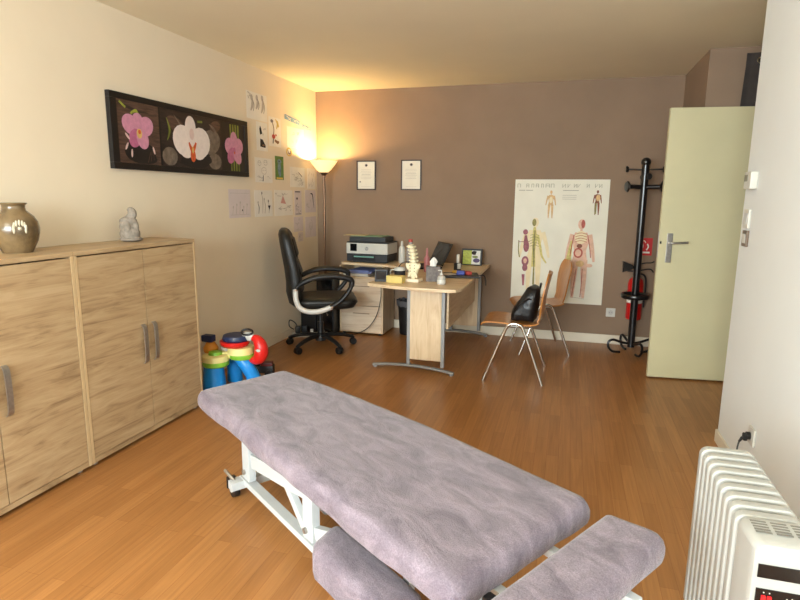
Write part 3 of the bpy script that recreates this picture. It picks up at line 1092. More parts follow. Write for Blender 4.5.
# lettering blocks of the two headings (too worn to read in the room)
for i, (xx, wd_) in enumerate(((80, 12), (118, 10), (140, 9), (160, 11), (182, 8), (205, 16), (226, 12))):
    S([(xx - wd_ / 2, 60), (xx - wd_ / 2, 76)], 0.006, Q_lit)
    S([(xx - wd_ / 2, 61), (xx + wd_ / 2, 61)], 0.005, Q_lit)
    S([(xx + wd_ / 2, 61), (xx + wd_ / 2, 76)], 0.006, Q_lit)
    if i % 2:
        S([(xx - wd_ / 2, 69), (xx + wd_ / 2, 69)], 0.005, Q_lit)
for i, (xx, wd_) in enumerate(((275, 12), (296, 10), (322, 9), (338, 11), (376, 9), (412, 12), (428, 10))):
    S([(xx - wd_ / 2, 60), (xx - wd_ / 2, 76)], 0.005, Q_lit)
    S([(xx - wd_ / 2, 75), (xx + wd_ / 2, 61)], 0.004, Q_lit)
    if i % 2 == 0:
        S([(xx + wd_ / 2, 61), (xx + wd_ / 2, 76)], 0.005, Q_lit)
for k, (l0, l1) in enumerate(((80, 108), (112, 142), (272, 338))):
    S([(l0, 88), (l1, 88)], 0.006, Q_grey)
for k in range(3):
    S([(270, 108 + 8 * k), (330, 108 + 8 * k)], 0.003, Q_grey)
# faint organ chart, main figures
body(222, 88, 120, Q_tan, 2)
E_(222, 128, 8, 14, Q_pale, 3)
body(418, 86, 104, Q_brn, 1)
E_(421, 118, 9, 14, Q_tan, 3)
S([(414, 140), (412, 185)], 0.016, Q_olv, 3)
body(160, 205, 330, Q_pale, 10)
E_(155, 226, 9, 16, Q_olv, 3)
S([(157, 245), (160, 300), (158, 345), (160, 420)], [0.02, 0.05, 0.03, 0.04], Q_yel, 3)
S([(160, 260), (158, 330), (162, 420), (163, 500)], [0.012, 0.02, 0.014, 0.02], Q_olv, 4)
S([(172, 280), (186, 330), (195, 370), (216, 402)], [0.026, 0.024, 0.02, 0.014], Q_yel, 3)
for k in range(5):
    S([(140, 282 + 12 * k), (160, 276 + 12 * k), (180, 282 + 12 * k)], 0.004, Q_olv, 5)
E_(118, 268, 11, 12, Q_pur, 4)
S([(120, 282), (122, 318)], [0.022, 0.05], Q_pur, 4)
E_(124, 330, 13, 26, Q_pur, 4)
E_(122, 396, 16, 22, Q_pur, 4)
E_(122, 395, 8, 11, Q_pnk, 5)
E_(122, 425, 12, 16, Q_pur, 4)
S([(116, 455), (118, 505)], [0.03, 0.016], Q_pur, 4)
S([(90, 305), (90, 350), (96, 380)], 0.010, Q_olv, 3)
S([(88, 312), (140, 308)], 0.006, Q_pur, 5)
body(360, 208, 345, Q_pnk, 5)
E_(366, 228, 8, 18, Q_red, 3)
E_(360, 285, 26, 28, Q_pale, 3)
for k in range(4):
    S([(336, 272 + 11 * k), (360, 266 + 11 * k), (386, 272 + 11 * k)], 0.005, Q_red, 4)
E_(356, 322, 12, 9, Q_brn, 5)
E_(352, 352, 20, 22, Q_red, 3)
E_(352, 352, 13, 15, Q_pnk, 4)
E_(362, 398, 18, 14, Q_tan, 4)
S([(330, 275), (322, 330), (318, 368)], 0.008, Q_red, 4)
S([(388, 275), (400, 330), (406, 372)], 0.008, Q_red, 4)
S([(348, 420), (342, 480), (336, 540)], 0.007, Q_red, 4)
S([(374, 420), (374, 480), (372, 545)], 0.007, Q_red, 4)
S([(322, 300), (312, 390), (316, 440), (306, 545)], [0.02, 0.05, 0.03, 0.02], Q_yel, 1)
E_(402, 405, 14, 8, Q_pnk, 3)
S([(330, 545), (390, 552)], 0.003, Q_grey, 2)
tag(a.build('anatomy_poster', None, None, smooth=False), 'large creased human anatomy chart taped on the taupe back wall', 'poster')

# wall outlet on the back wall
t = thing('wall_outlet', 'white power outlet low on the taupe back wall', 'outlet', (3.11, D, 0.315))
mb(M_wp).box((0, -0.006, 0), (0.085, 0.012, 0.085), 0.004).build('plate', None, t)
s_ = mb(plain('socket_shade', (190, 186, 178), 0.5))
s_.cyl((-0.0, -0.0125, 0), (0, -0.0135, 0), 0.024, n=20)
s_.use(M_dkink).cyl((-0.009, -0.0135, 0), (-0.009, -0.0142, 0), 0.003, n=8).cyl((0.009, -0.0135, 0), (0.009, -0.0142, 0), 0.003, n=8)
s_.build('socket', None, t)

# ================================================================ floor lamp (torchiere)
LX, LY = 0.19, 5.60
t = thing('floor_lamp', 'tall uplighter floor lamp glowing in the room corner', 'lamp', (LX, LY, 0))
M_bronze = plain('lamp_bronze', (120, 92, 70), 0.3, metal=0.8, var=0.1)
mb(M_bronze).lathe([(0, 0), (0.13, 0), (0.13, 0.012), (0.11, 0.024), (0.02, 0.034), (0, 0.034)]).build('base', None, t)
p_ = mb(M_bronze)
p_.cyl((0, 0, 0.03), (0, 0, 1.63), 0.013)
for z in (0.6, 1.12, 1.45):
    p_.cyl((0, 0, z), (0, 0, z + 0.03), 0.016)
p_.build('pole', None, t)
M_shade = plain('lamp_shade_glass', (248, 226, 176), 0.4, var=0.02, emit=(255, 222, 150), estr=0.75)
mb(M_bronze).lathe([(0, 1.62), (0.018, 1.62), (0.04, 1.645), (0.05, 1.66), (0.03, 1.655), (0, 1.65)]).build('shade_holder', None, t)
mb(M_shade).lathe([(0.045, 1.652), (0.08, 1.683), (0.12, 1.735), (0.145, 1.772), (0.141, 1.773), (0.115, 1.737), (0.075, 1.688), (0.0, 1.664)], n=36).build('shade', None, t)
mb(plain('bulb_glass', (255, 240, 210), 0.3, emit=(255, 214, 140), estr=8.0)).cyl((0, 0, 1.672), (0, 0, 1.71), 0.012, 0.01, n=10).build('bulb', None, t)
lamp('lamp_glow', 'POINT', (LX, LY, 1.735), 17, (1.0, 0.73, 0.36), shadow_soft_size=0.02)

# ================================================================ desk
t = thing('desk', 'L-shaped light oak office desk with silver legs', 'desk', (1.5, 5.0, 0))
O = Vector((1.5, 5.0, 0))


def rel(pts):
    return [(x - O.x, y - O.y) for x, y in pts]


top = [(1.165, 4.215), (1.20, 4.185), (1.40, 4.125), (1.60, 4.092), (1.84, 4.085), (1.895, 4.105), (1.925, 4.16), (1.93, 4.25), (1.922, 5.79), (0.43, 5.79), (0.43, 5.475), (0.95, 5.40), (1.10, 5.32), (1.17, 5.15), (1.185, 4.95)]
mb(M_desk_x).prism(rel(top), 0.716, 0.741, 0.003).build('desktop', None, t)


def desk_leg(x0, y0, slant):
    """silver T-leg: arched foot, two posts and an oak panel"""
    p = mb(M_silver)
    L = 0.35
    arch = []
    for k in range(13):
        q = -1 + 2 * k / 12
        arch.append((x0 - O.x + q * L, y0 - O.y - slant * q, 0.018 + 0.028 * (1 - q * q)))
    p.tube(arch, 0.017, 8, flat=(0.75, 1.3))
    for q in (-0.95, 0.95):
        p.cyl((x0 - O.x + q * L, y0 - O.y - slant * q, 0), (x0 - O.x + q * L, y0 - O.y - slant * q, 0.018), 0.018, n=12)
    leg = p.build('leg', None, t)
    for q in (-0.035, 0.255):
        mb(M_silver).box((x0 - O.x + q, y0 - O.y - slant * q / L, 0.385), (0.03, 0.03, 0.66), 0.006).build('post', None, leg)
    mb(M_desk_z).box((x0 - O.x + 0.11, y0 - O.y - slant * 0.11 / L, 0.41), (0.26, 0.018, 0.61), 0.001).build('side_panel', None, leg)
    return leg


desk_leg(1.50, 4.372, 0.03)
desk_leg(1.58, 5.735, 0.0)
mb(M_desk_y).bx(1.772 - O.x, 1.788 - O.x, 4.39 - O.y, 5.72 - O.y, 0.37, 0.716).build('modesty_panel', None, t)

# drawer pedestal under the return, with an open shelf
t = thing('drawer_pedestal', 'oak drawer pedestal with open shelf under the printer', 'drawers', (0.665, 5.60, 0))
px0, px1 = -0.237, 0.237
M_pedfront = wood('pedestal_front_oak', (196, 168, 138), (214, 190, 162), (224, 204, 178), 'x')
b = mb(M_desk_z)
b.bx(px0, px0 + 0.018, -0.18, 0.2, 0.02, 0.714).bx(px1 - 0.018, px1, -0.18, 0.2, 0.02, 0.714)
b.use(M_desk_x).bx(px0 + 0.018, px1 - 0.018, -0.175, 0.2, 0.02, 0.035).bx(px0 + 0.018, px1 - 0.018, 0.19, 0.2, 0.035, 0.714).bx(px0 + 0.018, px1 - 0.018, -0.18, 0.19, 0.585, 0.603)
b.build('body', None, t)
for z0, z1 in ((0.035, 0.300), (0.306, 0.583)):
    dr = mb(M_pedfront).bx(px0 + 0.0185, px1 - 0.0185, -0.181, -0.163, z0, z1, 0.001).build('drawer', None, t)
    mb(plain('groove_shade', (150, 124, 98), 0.5)).bx(-0.09, 0.09, -0.1835, -0.181, z1 - 0.082, z1 - 0.072, 0.001).build('handle', None, dr)  # darker strip on the front stands in for shade in the recessed grip
for sx in (px0 + 0.04, px1 - 0.04):
    for sy in (-0.15, 0.16):
        mb(M_black).cyl((sx, sy, 0), (sx, sy, 0.02), 0.016, n=12).build('foot', None, t)
# papers on the open shelf
for i, (dx, dz, ww, col, lab) in enumerate(((-0.10, 0.604, 0.22, (214, 208, 196), 'stack of white paper on the pedestal shelf under blue folders'), (-0.07, 0.632, 0.20, (128, 136, 178), 'lower blue paper folder on the pedestal shelf'),
                                            (-0.05, 0.651, 0.18, (112, 124, 176), 'upper blue paper folder, topmost on the pedestal shelf'))):
    o = mb(plain('shelf_paper_%d' % i, col, 0.8)).box((0, 0, 0.009 if i else 0.013), (ww + 0.05, 0.26, 0.017 if i else 0.026), 0.002).build('paper_stack' if i == 0 else 'folder', None)
    o.location = (0.665 + dx + 0.03, 5.575, dz)
    o.rotation_euler = (0, 0, R((0, 6, -7)[i]))
    tag(o, lab, 'folder' if i else 'paper')
o = mb(plain('leaning_folder', (142, 150, 184), 0.8)).box((0, 0, 0.04), (0.008, 0.24, 0.08), 0.002, rot=(0, R(-38), 0)).build('folder', None)
o.location = (0.835, 5.565, 0.612)
tag(o, 'pale blue folder leaning at the right of the pedestal shelf', 'folder')

# printer
t = thing('printer', 'white and black office printer on the desk return', 'printer', (0.71, 5.635, 0.7412), R(-3))
b = mb(M_wp)
b.box((0, 0, 0.145), (0.455, 0.30, 0.11), 0.006)
b.build('body', None, t)
b = mb(plain('printer_charcoal', (42, 43, 46), 0.5))
b.box((0, 0, 0.05), (0.445, 0.30, 0.078), 0.006).box((0.01, 0.02, 0.006), (0.36, 0.24, 0.012))
b.build('base', None, t)
mb(plain('printer_lid', (44, 46, 48), 0.5)).box((0, 0, 0.206), (0.45, 0.295, 0.012), 0.004).build('scanner_lid', None, t)
mb(plain('printer_feeder', (52, 56, 58), 0.5)).box((-0.01, 0.01, 0.236), (0.40, 0.25, 0.05), 0.008).build('document_feeder', None, t)
mb(M_blackg).box((-0.145, -0.152, 0.155), (0.072, 0.008, 0.075), 0.002).build('touch_screen', None, t)
tr_ = mb(M_black)
tr_.box((-0.03, -0.153, 0.05), (0.25, 0.008, 0.05), 0.002)
tr_.use(plain('teal_paper', (116, 166, 154), 0.7)).box((-0.03, -0.150, 0.062), (0.22, 0.016, 0.014), 0.001)
tr_.build('paper_tray', None, t)
lg = mb(M_silver)
lg.cyl((0, -0.1495, 0.145), (0, -0.1512, 0.145), 0.019, n=28)
lg.use(M_wp)
lg._merge(text_mesh('hp', 0.03, Matrix.Translation((0, -0.1516, 0.147)) @ Matrix.Rotation(R(90), 4, 'X')))
lg.build('logo', None, t)
o = mb(plain('green_paper', (128, 158, 128), 0.8)).box((0, 0, 0.003), (0.36, 0.21, 0.006), 0.001).build('paper_sheet', None)
o.location = (0.685, 5.655, 1.0035)
o.rotation_euler = (0, 0, R(-5))
tag(o, 'sheaf of green-grey paper lying on top of the printer', 'paper')
o = mb(plain('cream_card', (214, 190, 140), 0.8)).box((0, 0, 0.002), (0.24, 0.12, 0.003)).build('card', None)
o.location = (0.53, 5.64, 1.010)
o.rotation_euler = (0, 0, R(3))
tag(o, 'buff card sticking out left over the printer top', 'paper')
DT = 0.7415

# spray bottle by the printer
t = thing('spray_bottle', 'slim white bottle standing right of the printer', 'bottle', (1.045, 5.60, DT))
mb(M_wp).lathe([(0, 0), (0.032, 0), (0.034, 0.01), (0.034, 0.14), (0.026, 0.165), (0.014, 0.178), (0, 0.178)]).build('body', None, t)
mb(M_wp).lathe([(0.013, 0.176), (0.014, 0.2), (0.010, 0.225), (0, 0.228)], n=16).build('nozzle', None, t)

# spine model with pelvis
t = thing('spine_model', 'cream plastic model of lower spine and pelvis on a base', 'anatomical model', (1.49, 4.40, DT), R(-6))
M_bone = plain('bone', (238, 226, 190), 0.5, var=0.08, scale=40)
mb(plain('model_base', (240, 224, 196), 0.5)).box((0, 0, 0.0125), (0.125, 0.10, 0.025), 0.004).build('base', None, t)
b = mb(M_bone)
rings = []
for z, hw_, dp_, cx in ((0.025, 0.016, 0.016, 0), (0.05, 0.03, 0.02, 0), (0.085, 0.042, 0.028, 0), (0.12, 0.05, 0.03, 0.0), (0.142, 0.05, 0.028, 0), (0.152, 0.034, 0.02, 0)):
    rings.append([(cx + hw_ * math.cos(2 * PI * k / 20), dp_ * math.sin(2 * PI * k / 20), z) for k in range(20)])
b.loft(rings)
for s in (-1, 1):
    b.ball((s * 0.045, -0.008, 0.12), (0.016, 0.02, 0.032), 12, rot=(0, R(s * 22), 0))
    b.ball((s * 0.025, -0.018, 0.06), (0.013, 0.012, 0.03), 10, rot=(0, R(-s * 25), 0))
b.build('pelvis', None, t)
M_hole = plain('foramen', (150, 126, 92), 0.7)
for z in (0.085, 0.11, 0.132):
    for s in (-1, 1):
        mb(M_hole).ball((s * (0.012 + z * 0.06), -0.0285 + (0.135 - z) * 0.03, z), (0.005, 0.004, 0.004), 8).build('opening', None, t)
for k in range(5):
    z = 0.166 + 0.028 * k
    cx = -0.004 * k * k * 0.35
    v = mb(M_bone)
    v.lathe([(0, -0.0105), (0.027, -0.0105), (0.0235, 0), (0.027, 0.010), (0, 0.010)], (cx, 0, z), 18)
    v.ball((cx - 0.026, 0.006, z), (0.018, 0.009, 0.008), 10, rot=(0, R(10), 0))
    v.ball((cx + 0.022, 0.02, z), (0.014, 0.009, 0.008), 10, rot=(0, R(-8), R(35)))
    v.ball((cx - 0.008, 0.03, z - 0.003), (0.009, 0.02, 0.009), 10)
    v.build('vertebra', None, t)
    mb(plain('disc', (206, 188, 150), 0.6)).cyl((cx, 0, z + 0.0095), (cx - 0.002, 0, z + 0.018), 0.0235, n=18).build('disc', None, t)

# black box and yellow box, mug
t = thing('desk_box', 'black plastic box at the left front corner of the desk', 'box', (1.245, 4.345, DT), R(8))
mb(M_black).box((0, 0, 0.05), (0.105, 0.11, 0.10), 0.004).build('body', None, t)
mb(M_blackg).box((0, -0.056, 0.052), (0.08, 0.003, 0.07), 0.001).build('front_panel', None, t)
o = mb(plain('yellow_card_box', (216, 192, 112), 0.6, var=0.08)).box((0, 0, 0.028), (0.135, 0.075, 0.056), 0.003).build('yellow_box', None)
o.location = (1.375, 4.295, DT)
o.rotation_euler = (0, 0, R(-8))
tag(o, 'small yellow box beside the spine model', 'box')
t = thing('mug', 'white mug with dark band behind the yellow box', 'mug', (1.365, 4.44, DT))
b = mb(M_wp)
b.lathe([(0, 0), (0.04, 0), (0.043, 0.01), (0.045, 0.10), (0.041, 0.10), (0.039, 0.012), (0, 0.012)], n=24)
b.build('cup', None, t)
mb(M_dkink).lathe([(0.0452, 0.03), (0.0456, 0.04), (0.0462, 0.075), (0.0458, 0.08)], n=24).build('band', None, t)
mb(M_wp).tube(curve([(-0.042, -0.01, 0.085), (-0.07, -0.018, 0.08), (-0.073, -0.02, 0.045), (-0.042, -0.01, 0.025)], 5), 0.006, 8).build('handle', None, t)
t = thing('headset', 'thin black headset hoop standing behind the yellow box', 'headset', (1.37, 4.62, DT), R(5))
mb(M_black).tube([(0.075 * math.cos(PI * k / 16), 0, 0.045 + 0.085 * math.sin(PI * k / 16)) for k in range(17)], 0.004, 8).build('headband', None, t)
for s in (-1, 1):
    mb(M_black).lathe([(0, -0.012), (0.03, -0.012), (0.034, 0), (0.03, 0.012), (0, 0.012)], (s * 0.072, 0, 0.036), 18, Matrix.Rotation(R(90), 4, 'Y')).build('ear_cup', None, t)

# bottles behind
t = thing('clear_bottle', 'clear plastic bottle with red cap behind the spine model', 'bottle', (1.31, 4.96, DT))
M_clear = plain('clear_plastic', (196, 190, 184), 0.12, var=0.03, alpha=0.38)
mb(M_clear).lathe([(0, 0), (0.04, 0), (0.044, 0.01), (0.044, 0.19), (0.03, 0.235), (0.016, 0.262), (0.016, 0.275), (0, 0.275)]).build('body', None, t)
mb(plain('red_cap', (186, 70, 58), 0.5)).cyl((0, 0, 0.272), (0, 0, 0.295), 0.019, n=18).build('cap', None, t)
t = thing('pink_bottle', 'slender pink bottle between spine model and laptop', 'bottle', (1.45, 5.02, DT))
M_pinkb = plain('pink_plastic', (190, 116, 116), 0.35, var=0.06)
mb(M_pinkb).lathe([(0, 0), (0.026, 0), (0.028, 0.008), (0.027, 0.12), (0.012, 0.15), (0, 0.15)]).build('body', None, t)
mb(M_pinkb).lathe([(0.011, 0.149), (0.011, 0.18), (0.007, 0.215), (0, 0.217)], n=14).build('spout', None, t)

# laptop
t = thing('laptop', 'open black laptop with dark screen tilted back on the desk', 'laptop', (1.345, 5.36, DT), R(-54))
mb(M_black).box((0, 0, 0.009), (0.34, 0.23, 0.016), 0.003).build('keyboard_base', None, t)
kb = mb(plain('keys', (40, 40, 42), 0.6))
for r_ in range(4):
    for c_ in range(11):
        kb.box((-0.14 + 0.028 * c_, 0.075 - 0.03 * r_, 0.018), (0.023, 0.023, 0.003))
kb.build('keys', None, t)
ls = mb(M_black)
ls.box((0, 0.128 + 0.0, 0.126), (0.34, 0.009, 0.235), 0.003, rot=(R(-26), 0, 0))
lid = ls.build('lid', None, t)
lid.location = (0, 0.038, 0)
sc_ = mb(plain('laptop_screen', (62, 66, 68), 0.12, var=0.35, scale=9))  # lighter grey stands in for reflections on the screen
sc_.box((0, 0.1225, 0.129), (0.315, 0.002, 0.205), 0, rot=(R(-26), 0, 0))
sc_.build('screen', None, lid)

# tissue box
t = thing('tissue_box', 'grey cube tissue box with a white tissue sticking out', 'tissue box', (1.635, 4.49, DT), R(10))
M_tb = plain('tissue_box_grey', (112, 104, 100), 0.7, var=0.3, scale=60)
mb(M_tb).box((0, 0, 0.06), (0.115, 0.115, 0.12), 0.003).build('box', None, t)
b = mb(plain('tissue_paper', (246, 242, 232), 0.9, var=0.02))
rings = []
for z, r_ in ((0.12, 0.024), (0.135, 0.022), (0.155, 0.027), (0.175, 0.018), (0.192, 0.005)):
    rings.append([(r_ * (1 + 0.35 * math.sin(3 * a_ * 2 * PI / 18 + z * 40)) * math.cos(a_ * 2 * PI / 18), 0.6 * r_ * (1 + 0.3 * math.cos(4 * a_ * 2 * PI / 18)) * math.sin(a_ * 2 * PI / 18), z) for a_ in range(18)])
b.loft(rings)
b.build('tissue', None, t)
# pump bottle
t = thing('pump_bottle', 'small clear pump bottle at the right front of the desk', 'bottle', (1.735, 4.335, DT))
mb(plain('gel_plastic', (206, 200, 190), 0.15, var=0.04, alpha=0.7)).lathe([(0, 0), (0.032, 0), (0.034, 0.008), (0.034, 0.05), (0.026, 0.066), (0.012, 0.072), (0, 0.072)]).build('body', None, t)
mb(M_wp).lathe([(0.0345, 0.008), (0.035, 0.01), (0.035, 0.034), (0.0345, 0.036)]).build('label_band', None, t)
b = mb(M_wp)
b.cyl((0, 0, 0.07), (0, 0, 0.085), 0.012, n=14).cyl((0, 0, 0.085), (0, 0, 0.105), 0.005, n=10).box((-0.01, -0.004, 0.108), (0.034, 0.012, 0.009), 0.003)
b.build('pump', None, t)
# cup on the desk near the wall
t = thing('pen_cup', 'small black and white cup right of the laptop', 'cup', (1.69, 5.25, DT))
mb(M_black).lathe([(0, 0), (0.036, 0), (0.036, 0.062), (0.033, 0.062), (0.033, 0.006), (0, 0.006)], n=22).build('cup', None, t)
mb(M_wp).box((0.02, -0.032, 0.04), (0.03, 0.01, 0.05), 0.002, rot=(0, 0, R(30))).build('white_label', None, t)
# upright white card
o = mb(M_paper).box((0, 0, 0.06), (0.025, 0.035, 0.12), 0.004).build('white_carton', None)
o.location = (1.648, 5.50, DT)
tag(o, 'narrow white upright carton left of the green desk picture', 'carton')
# desk picture with green print
t = thing('desk_picture', 'black framed green picture leaning at the wall end of desk', 'picture', (1.755, 5.68, DT), R(-4))
fr_ = mb(M_black)
fr_.box((0, 0, 0.082), (0.205, 0.045, 0.162), 0.003, rot=(R(-10), 0, 0))
fr_.build('frame', None, t)
a = Art((-0.088, -0.0385, 0.012), (1, 0, 0), Vector((0, math.sin(R(10)), math.cos(R(10)))))
a.sheet(0.176, 0.138, plain('lime_print', (168, 176, 60), 0.5, var=0.25, scale=60), 0.001)
a.rect(0.09, 0.0, 0.176, 0.138, M_wp, 1)
a.ell(0.115, 0.115, 0.03, 0.02, M_dkink, 2)
a.ell(0.14, 0.04, 0.034, 0.022, plain('violet_print', (72, 52, 92), 0.5, var=0.2), 2)
a.ell(0.15, 0.10, 0.02, 0.03, M_wp, 3)
a.ell(0.125, 0.075, 0.03, 0.012, A_gr2, 3)
a.build('print', None, t, smooth=False)
# document case with clutter
t = thing('document_case', 'flat black document case overhanging the right desk edge', 'case', (1.80, 4.84, DT), R(14))
mb(M_leather).box((0, 0, 0.008), (0.30, 0.27, 0.016), 0.004).build('case', None, t)
mb(M_leather).tube(curve([(0.135, -0.06, 0.012), (0.185, -0.07, 0.018), (0.205, -0.06, -0.02), (0.21, -0.05, -0.07)], 6), 0.005, 8).build('strap', None, t)
for i, (dx, dy, s_, col, nm, lab) in enumerate(((-0.035, 0.07, (0.11, 0.05, 0.02), (226, 172, 60), 'pencil_case', 'yellow-orange pencil case on the black document case'),
                                                (0.0, -0.02, (0.07, 0.05, 0.035), (64, 74, 150), 'eraser_box', 'dark blue small box on the black document case'),
                                                (0.06, 0.0, (0.05, 0.06, 0.03), (170, 60, 52), 'red_purse', 'little red purse on the black document case'),
                                                (-0.10, -0.04, (0.10, 0.09, 0.004), (226, 214, 200), 'note_card', 'white note card on the black document case'))):
    o = mb(plain('clutter_%d' % i, col, 0.6)).box((0, 0, s_[2] / 2), s_, min(0.006, s_[2] / 3)).build(nm, None)
    o.location = (1.80 + dx, 4.84 + dy, DT + 0.0165)
    o.rotation_euler = (0, 0, R(-20 + 25 * i))
    tag(o, lab, 'stationery')

# bin, tower, box, power strip, cable
t = thing('waste_bin', 'black waste bin with pale liner under the desk', 'bin', (1.12, 5.62, 0))
mb(M_black).lathe([(0, 0), (0.09, 0), (0.095, 0.01), (0.115, 0.34), (0.12, 0.35), (0.113, 0.35), (0.09, 0.012), (0, 0.012)]).build('body', None, t)
rings = []
for z, r_ in ((0.30, 0.122), (0.33, 0.126), (0.358, 0.128), (0.362, 0.118), (0.33, 0.108)):
    rings.append([(r_ * (1 + 0.03 * math.sin(5 * k)) * math.cos(k * PI / 12), r_ * (1 + 0.03 * math.cos(4 * k)) * math.sin(k * PI / 12), z + 0.008 * math.sin(3 * k)) for k in range(24)])
mb(plain('bin_liner', (90, 90, 92), 0.4)).loft(rings, cap=False).build('liner', None, t)
t = thing('computer_tower', 'tall black computer tower left of the drawer pedestal', 'computer', (0.315, 5.50, 0))
mb(M_black).bx(-0.095, 0.095, -0.2, 0.2, 0.012, 0.60, 0.006).build('case', None, t)
mb(M_blackg).bx(-0.08, 0.08, -0.206, -0.2, 0.04, 0.57, 0.002).build('front_panel', None, t)
for sx in (-0.07, 0.07):
    for sy in (-0.16, 0.16):
        mb(M_black).cyl((sx, sy, 0), (sx, sy, 0.013), 0.015, n=10).build('foot', None, t)
t = thing('storage_box', 'low black storage box by the wall behind the office chair', 'box', (0.115, 5.42, 0))
mb(M_black).bx(-0.085, 0.085, -0.10, 0.10, 0, 0.36, 0.005).build('body', None, t)
mb(M_black).bx(-0.09, 0.09, -0.105, 0.105, 0.36, 0.385, 0.004).build('lid', None, t)
t = thing('power_strip', 'white power strip with black plugs on the floor', 'power strip', (0.20, 5.17, 0), R(22))
mb(M_wp).box((0, 0, 0.02), (0.36, 0.055, 0.04), 0.006).build('body', None, t)
for k, dx in enumerate((-0.12, -0.05)):
    mb(M_black).box((dx, 0, 0.075), (0.05, 0.045, 0.07), 0.008).build('plug', None, t)
mb(M_wp).box((0.02, 0, 0.058), (0.03, 0.035, 0.04), 0.005).build('white_plug', None, t)
mb(M_black).tube(curve([(-0.12, 0, 0.10), (-0.15, 0, 0.15), (-0.20, 0.01, 0.17), (-0.205, 0.012, 0.11), (-0.16, 0.005, 0.075)], 6), 0.005, 8).build('plug_cord', None, t)
o = mb(M_black).tube(curve([(0.93, 5.40, 0.715), (0.90, 5.37, 0.55), (0.895, 5.365, 0.40), (0.85, 5.36, 0.22), (0.76, 5.34, 0.09), (0.62, 5.33, 0.02), (0.45, 5.30, 0.006), (0.38, 5.25, 0.006)], 6), 0.004, 8).build('power_cable', None)
tag(o, 'thin black cable hanging in front of the drawer pedestal', 'cable')

# ================================================================ office chair
t = thing('office_chair', 'black leather swivel office chair with silver brackets', 'office chair', (0.475, 4.83, 0), R(25))


def oring(cx, z, hw_, dp_, bul=0.0, n=20, e=0.55):
    out = []
    for k in range(n):
        a_ = 2 * PI * k / n
        c_, s_ = math.cos(a_), math.sin(a_)
        y = hw_ * math.copysign(abs(s_) ** e, s_)
        x = cx + dp_ * math.copysign(abs(c_) ** e, c_) + bul * (y / max(hw_, 1e-4)) ** 2
        out.append((x, y, z))
    return out


b = mb(M_leather)
b.loft([oring(-0.225, 0.425, 0.19, 0.03, 0.02), oring(-0.235, 0.455, 0.235, 0.055, 0.03), oring(-0.245, 0.54, 0.252, 0.066, 0.035), oring(-0.245, 0.64, 0.255, 0.066, 0.035),
        oring(-0.26, 0.76, 0.258, 0.063, 0.035), oring(-0.28, 0.88, 0.258, 0.062, 0.03), oring(-0.30, 1.0, 0.25, 0.06, 0.025), oring(-0.313, 1.07, 0.225, 0.055, 0.02), oring(-0.318, 1.105, 0.18, 0.042, 0.01), oring(-0.32, 1.122, 0.11, 0.022, 0.0)])
back = b.build('backrest', None, t, angle=60)
b = mb(M_leather)
for z0, z1, x0 in ((0.55, 0.70, -0.195), (0.71, 0.85, -0.205), (0.87, 1.05, -0.238)):
    b.loft([oring(x0 + 0.02, z0, 0.15, 0.02), oring(x0 + 0.005, z0 + 0.02, 0.175, 0.045), oring(x0 - 0.03, z1 - 0.02, 0.175, 0.045), oring(x0 - 0.03, z1, 0.14, 0.02)])
b.build('back_cushion', None, t, angle=60)


def srect(hw_x, hw_y, z, cx=0.06, n=28, e=0.4):
    out = []
    for k in range(n):
        a_ = 2 * PI * k / n
        c_, s_ = math.cos(a_), math.sin(a_)
        out.append((cx + hw_x * math.copysign(abs(c_) ** e, c_), hw_y * math.copysign(abs(s_) ** e, s_), z))
    return out


b = mb(M_leather)
b.loft([srect(0.22, 0.22, 0.405), srect(0.255, 0.25, 0.415), srect(0.275, 0.26, 0.45), srect(0.275, 0.26, 0.475), srect(0.26, 0.245, 0.50), srect(0.20, 0.19, 0.512)])
b.build('seat', None, t, angle=60)
mb(M_leather).tube([(p_[0], p_[1], 0.462) for p_ in srect(0.277, 0.262, 0, n=40)], 0.006, 6, closed=True).build('seat_piping', None, t)
for s in (-1, 1):
    y = s * 0.285
    arm = mb(M_black)
    arm.tube(curve([(-0.215, y * 0.98, 0.60), (-0.16, y, 0.655), (-0.05, y, 0.70), (0.08, y, 0.715), (0.2, y, 0.705), (0.275, y, 0.675), (0.27, y, 0.62), (0.235, y, 0.56), (0.17, y, 0.49), (0.09, y, 0.44)], 5),
             [0.025] * 5 + [0.031] * 5 + [0.036] * 15 + [0.033] * 5 + [0.028] * 16, 10, flat=(0.75, 1.1))
    arm.build('armrest', None, t, angle=60)
    br_ = mb(M_silver2)
    br_.tube(curve([(0.10, y, 0.44), (0.0, y, 0.405), (-0.10, y, 0.40), (-0.175, y * 0.99, 0.43), (-0.212, y * 0.98, 0.50), (-0.217, y * 0.97, 0.60)], 6), 0.024, 10, flat=(1.0, 0.7))
    br_.build('bracket', None, t, angle=60)
    bt_ = mb(M_chrome)
    for (bx_, bz_) in ((0.10, 0.44), (-0.217, 0.60)):
        bt_.cyl((bx_, y + s * 0.015, bz_), (bx_, y + s * 0.03, bz_), 0.012, n=12)
    bt_.build('bolt', None, t)
g = mb(M_black)
g.box((0.0, 0, 0.385), (0.24, 0.20, 0.04), 0.01)
for s in (-1, 1):
    g.box((0.02, s * 0.19, 0.395), (0.06, 0.2, 0.018), 0.004)
g.build('tilt_mechanism', None, t)
mb(M_chrome).tube([(0.04, -0.09, 0.375), (0.06, -0.2, 0.365), (0.06, -0.25, 0.36)], 0.006, 8).build('lever', None, t)
g = mb(M_black)
g.cyl((0, 0, 0.1), (0, 0, 0.25), 0.028).cyl((0, 0, 0.25), (0, 0, 0.37), 0.017)
g.build('gas_column', None, t)
sb = mb(M_black)
sb.lathe([(0, 0.07), (0.05, 0.07), (0.052, 0.12), (0.035, 0.14), (0, 0.14)])
angs = [R(180 + 72 * k + 2 - 25) for k in range(5)]
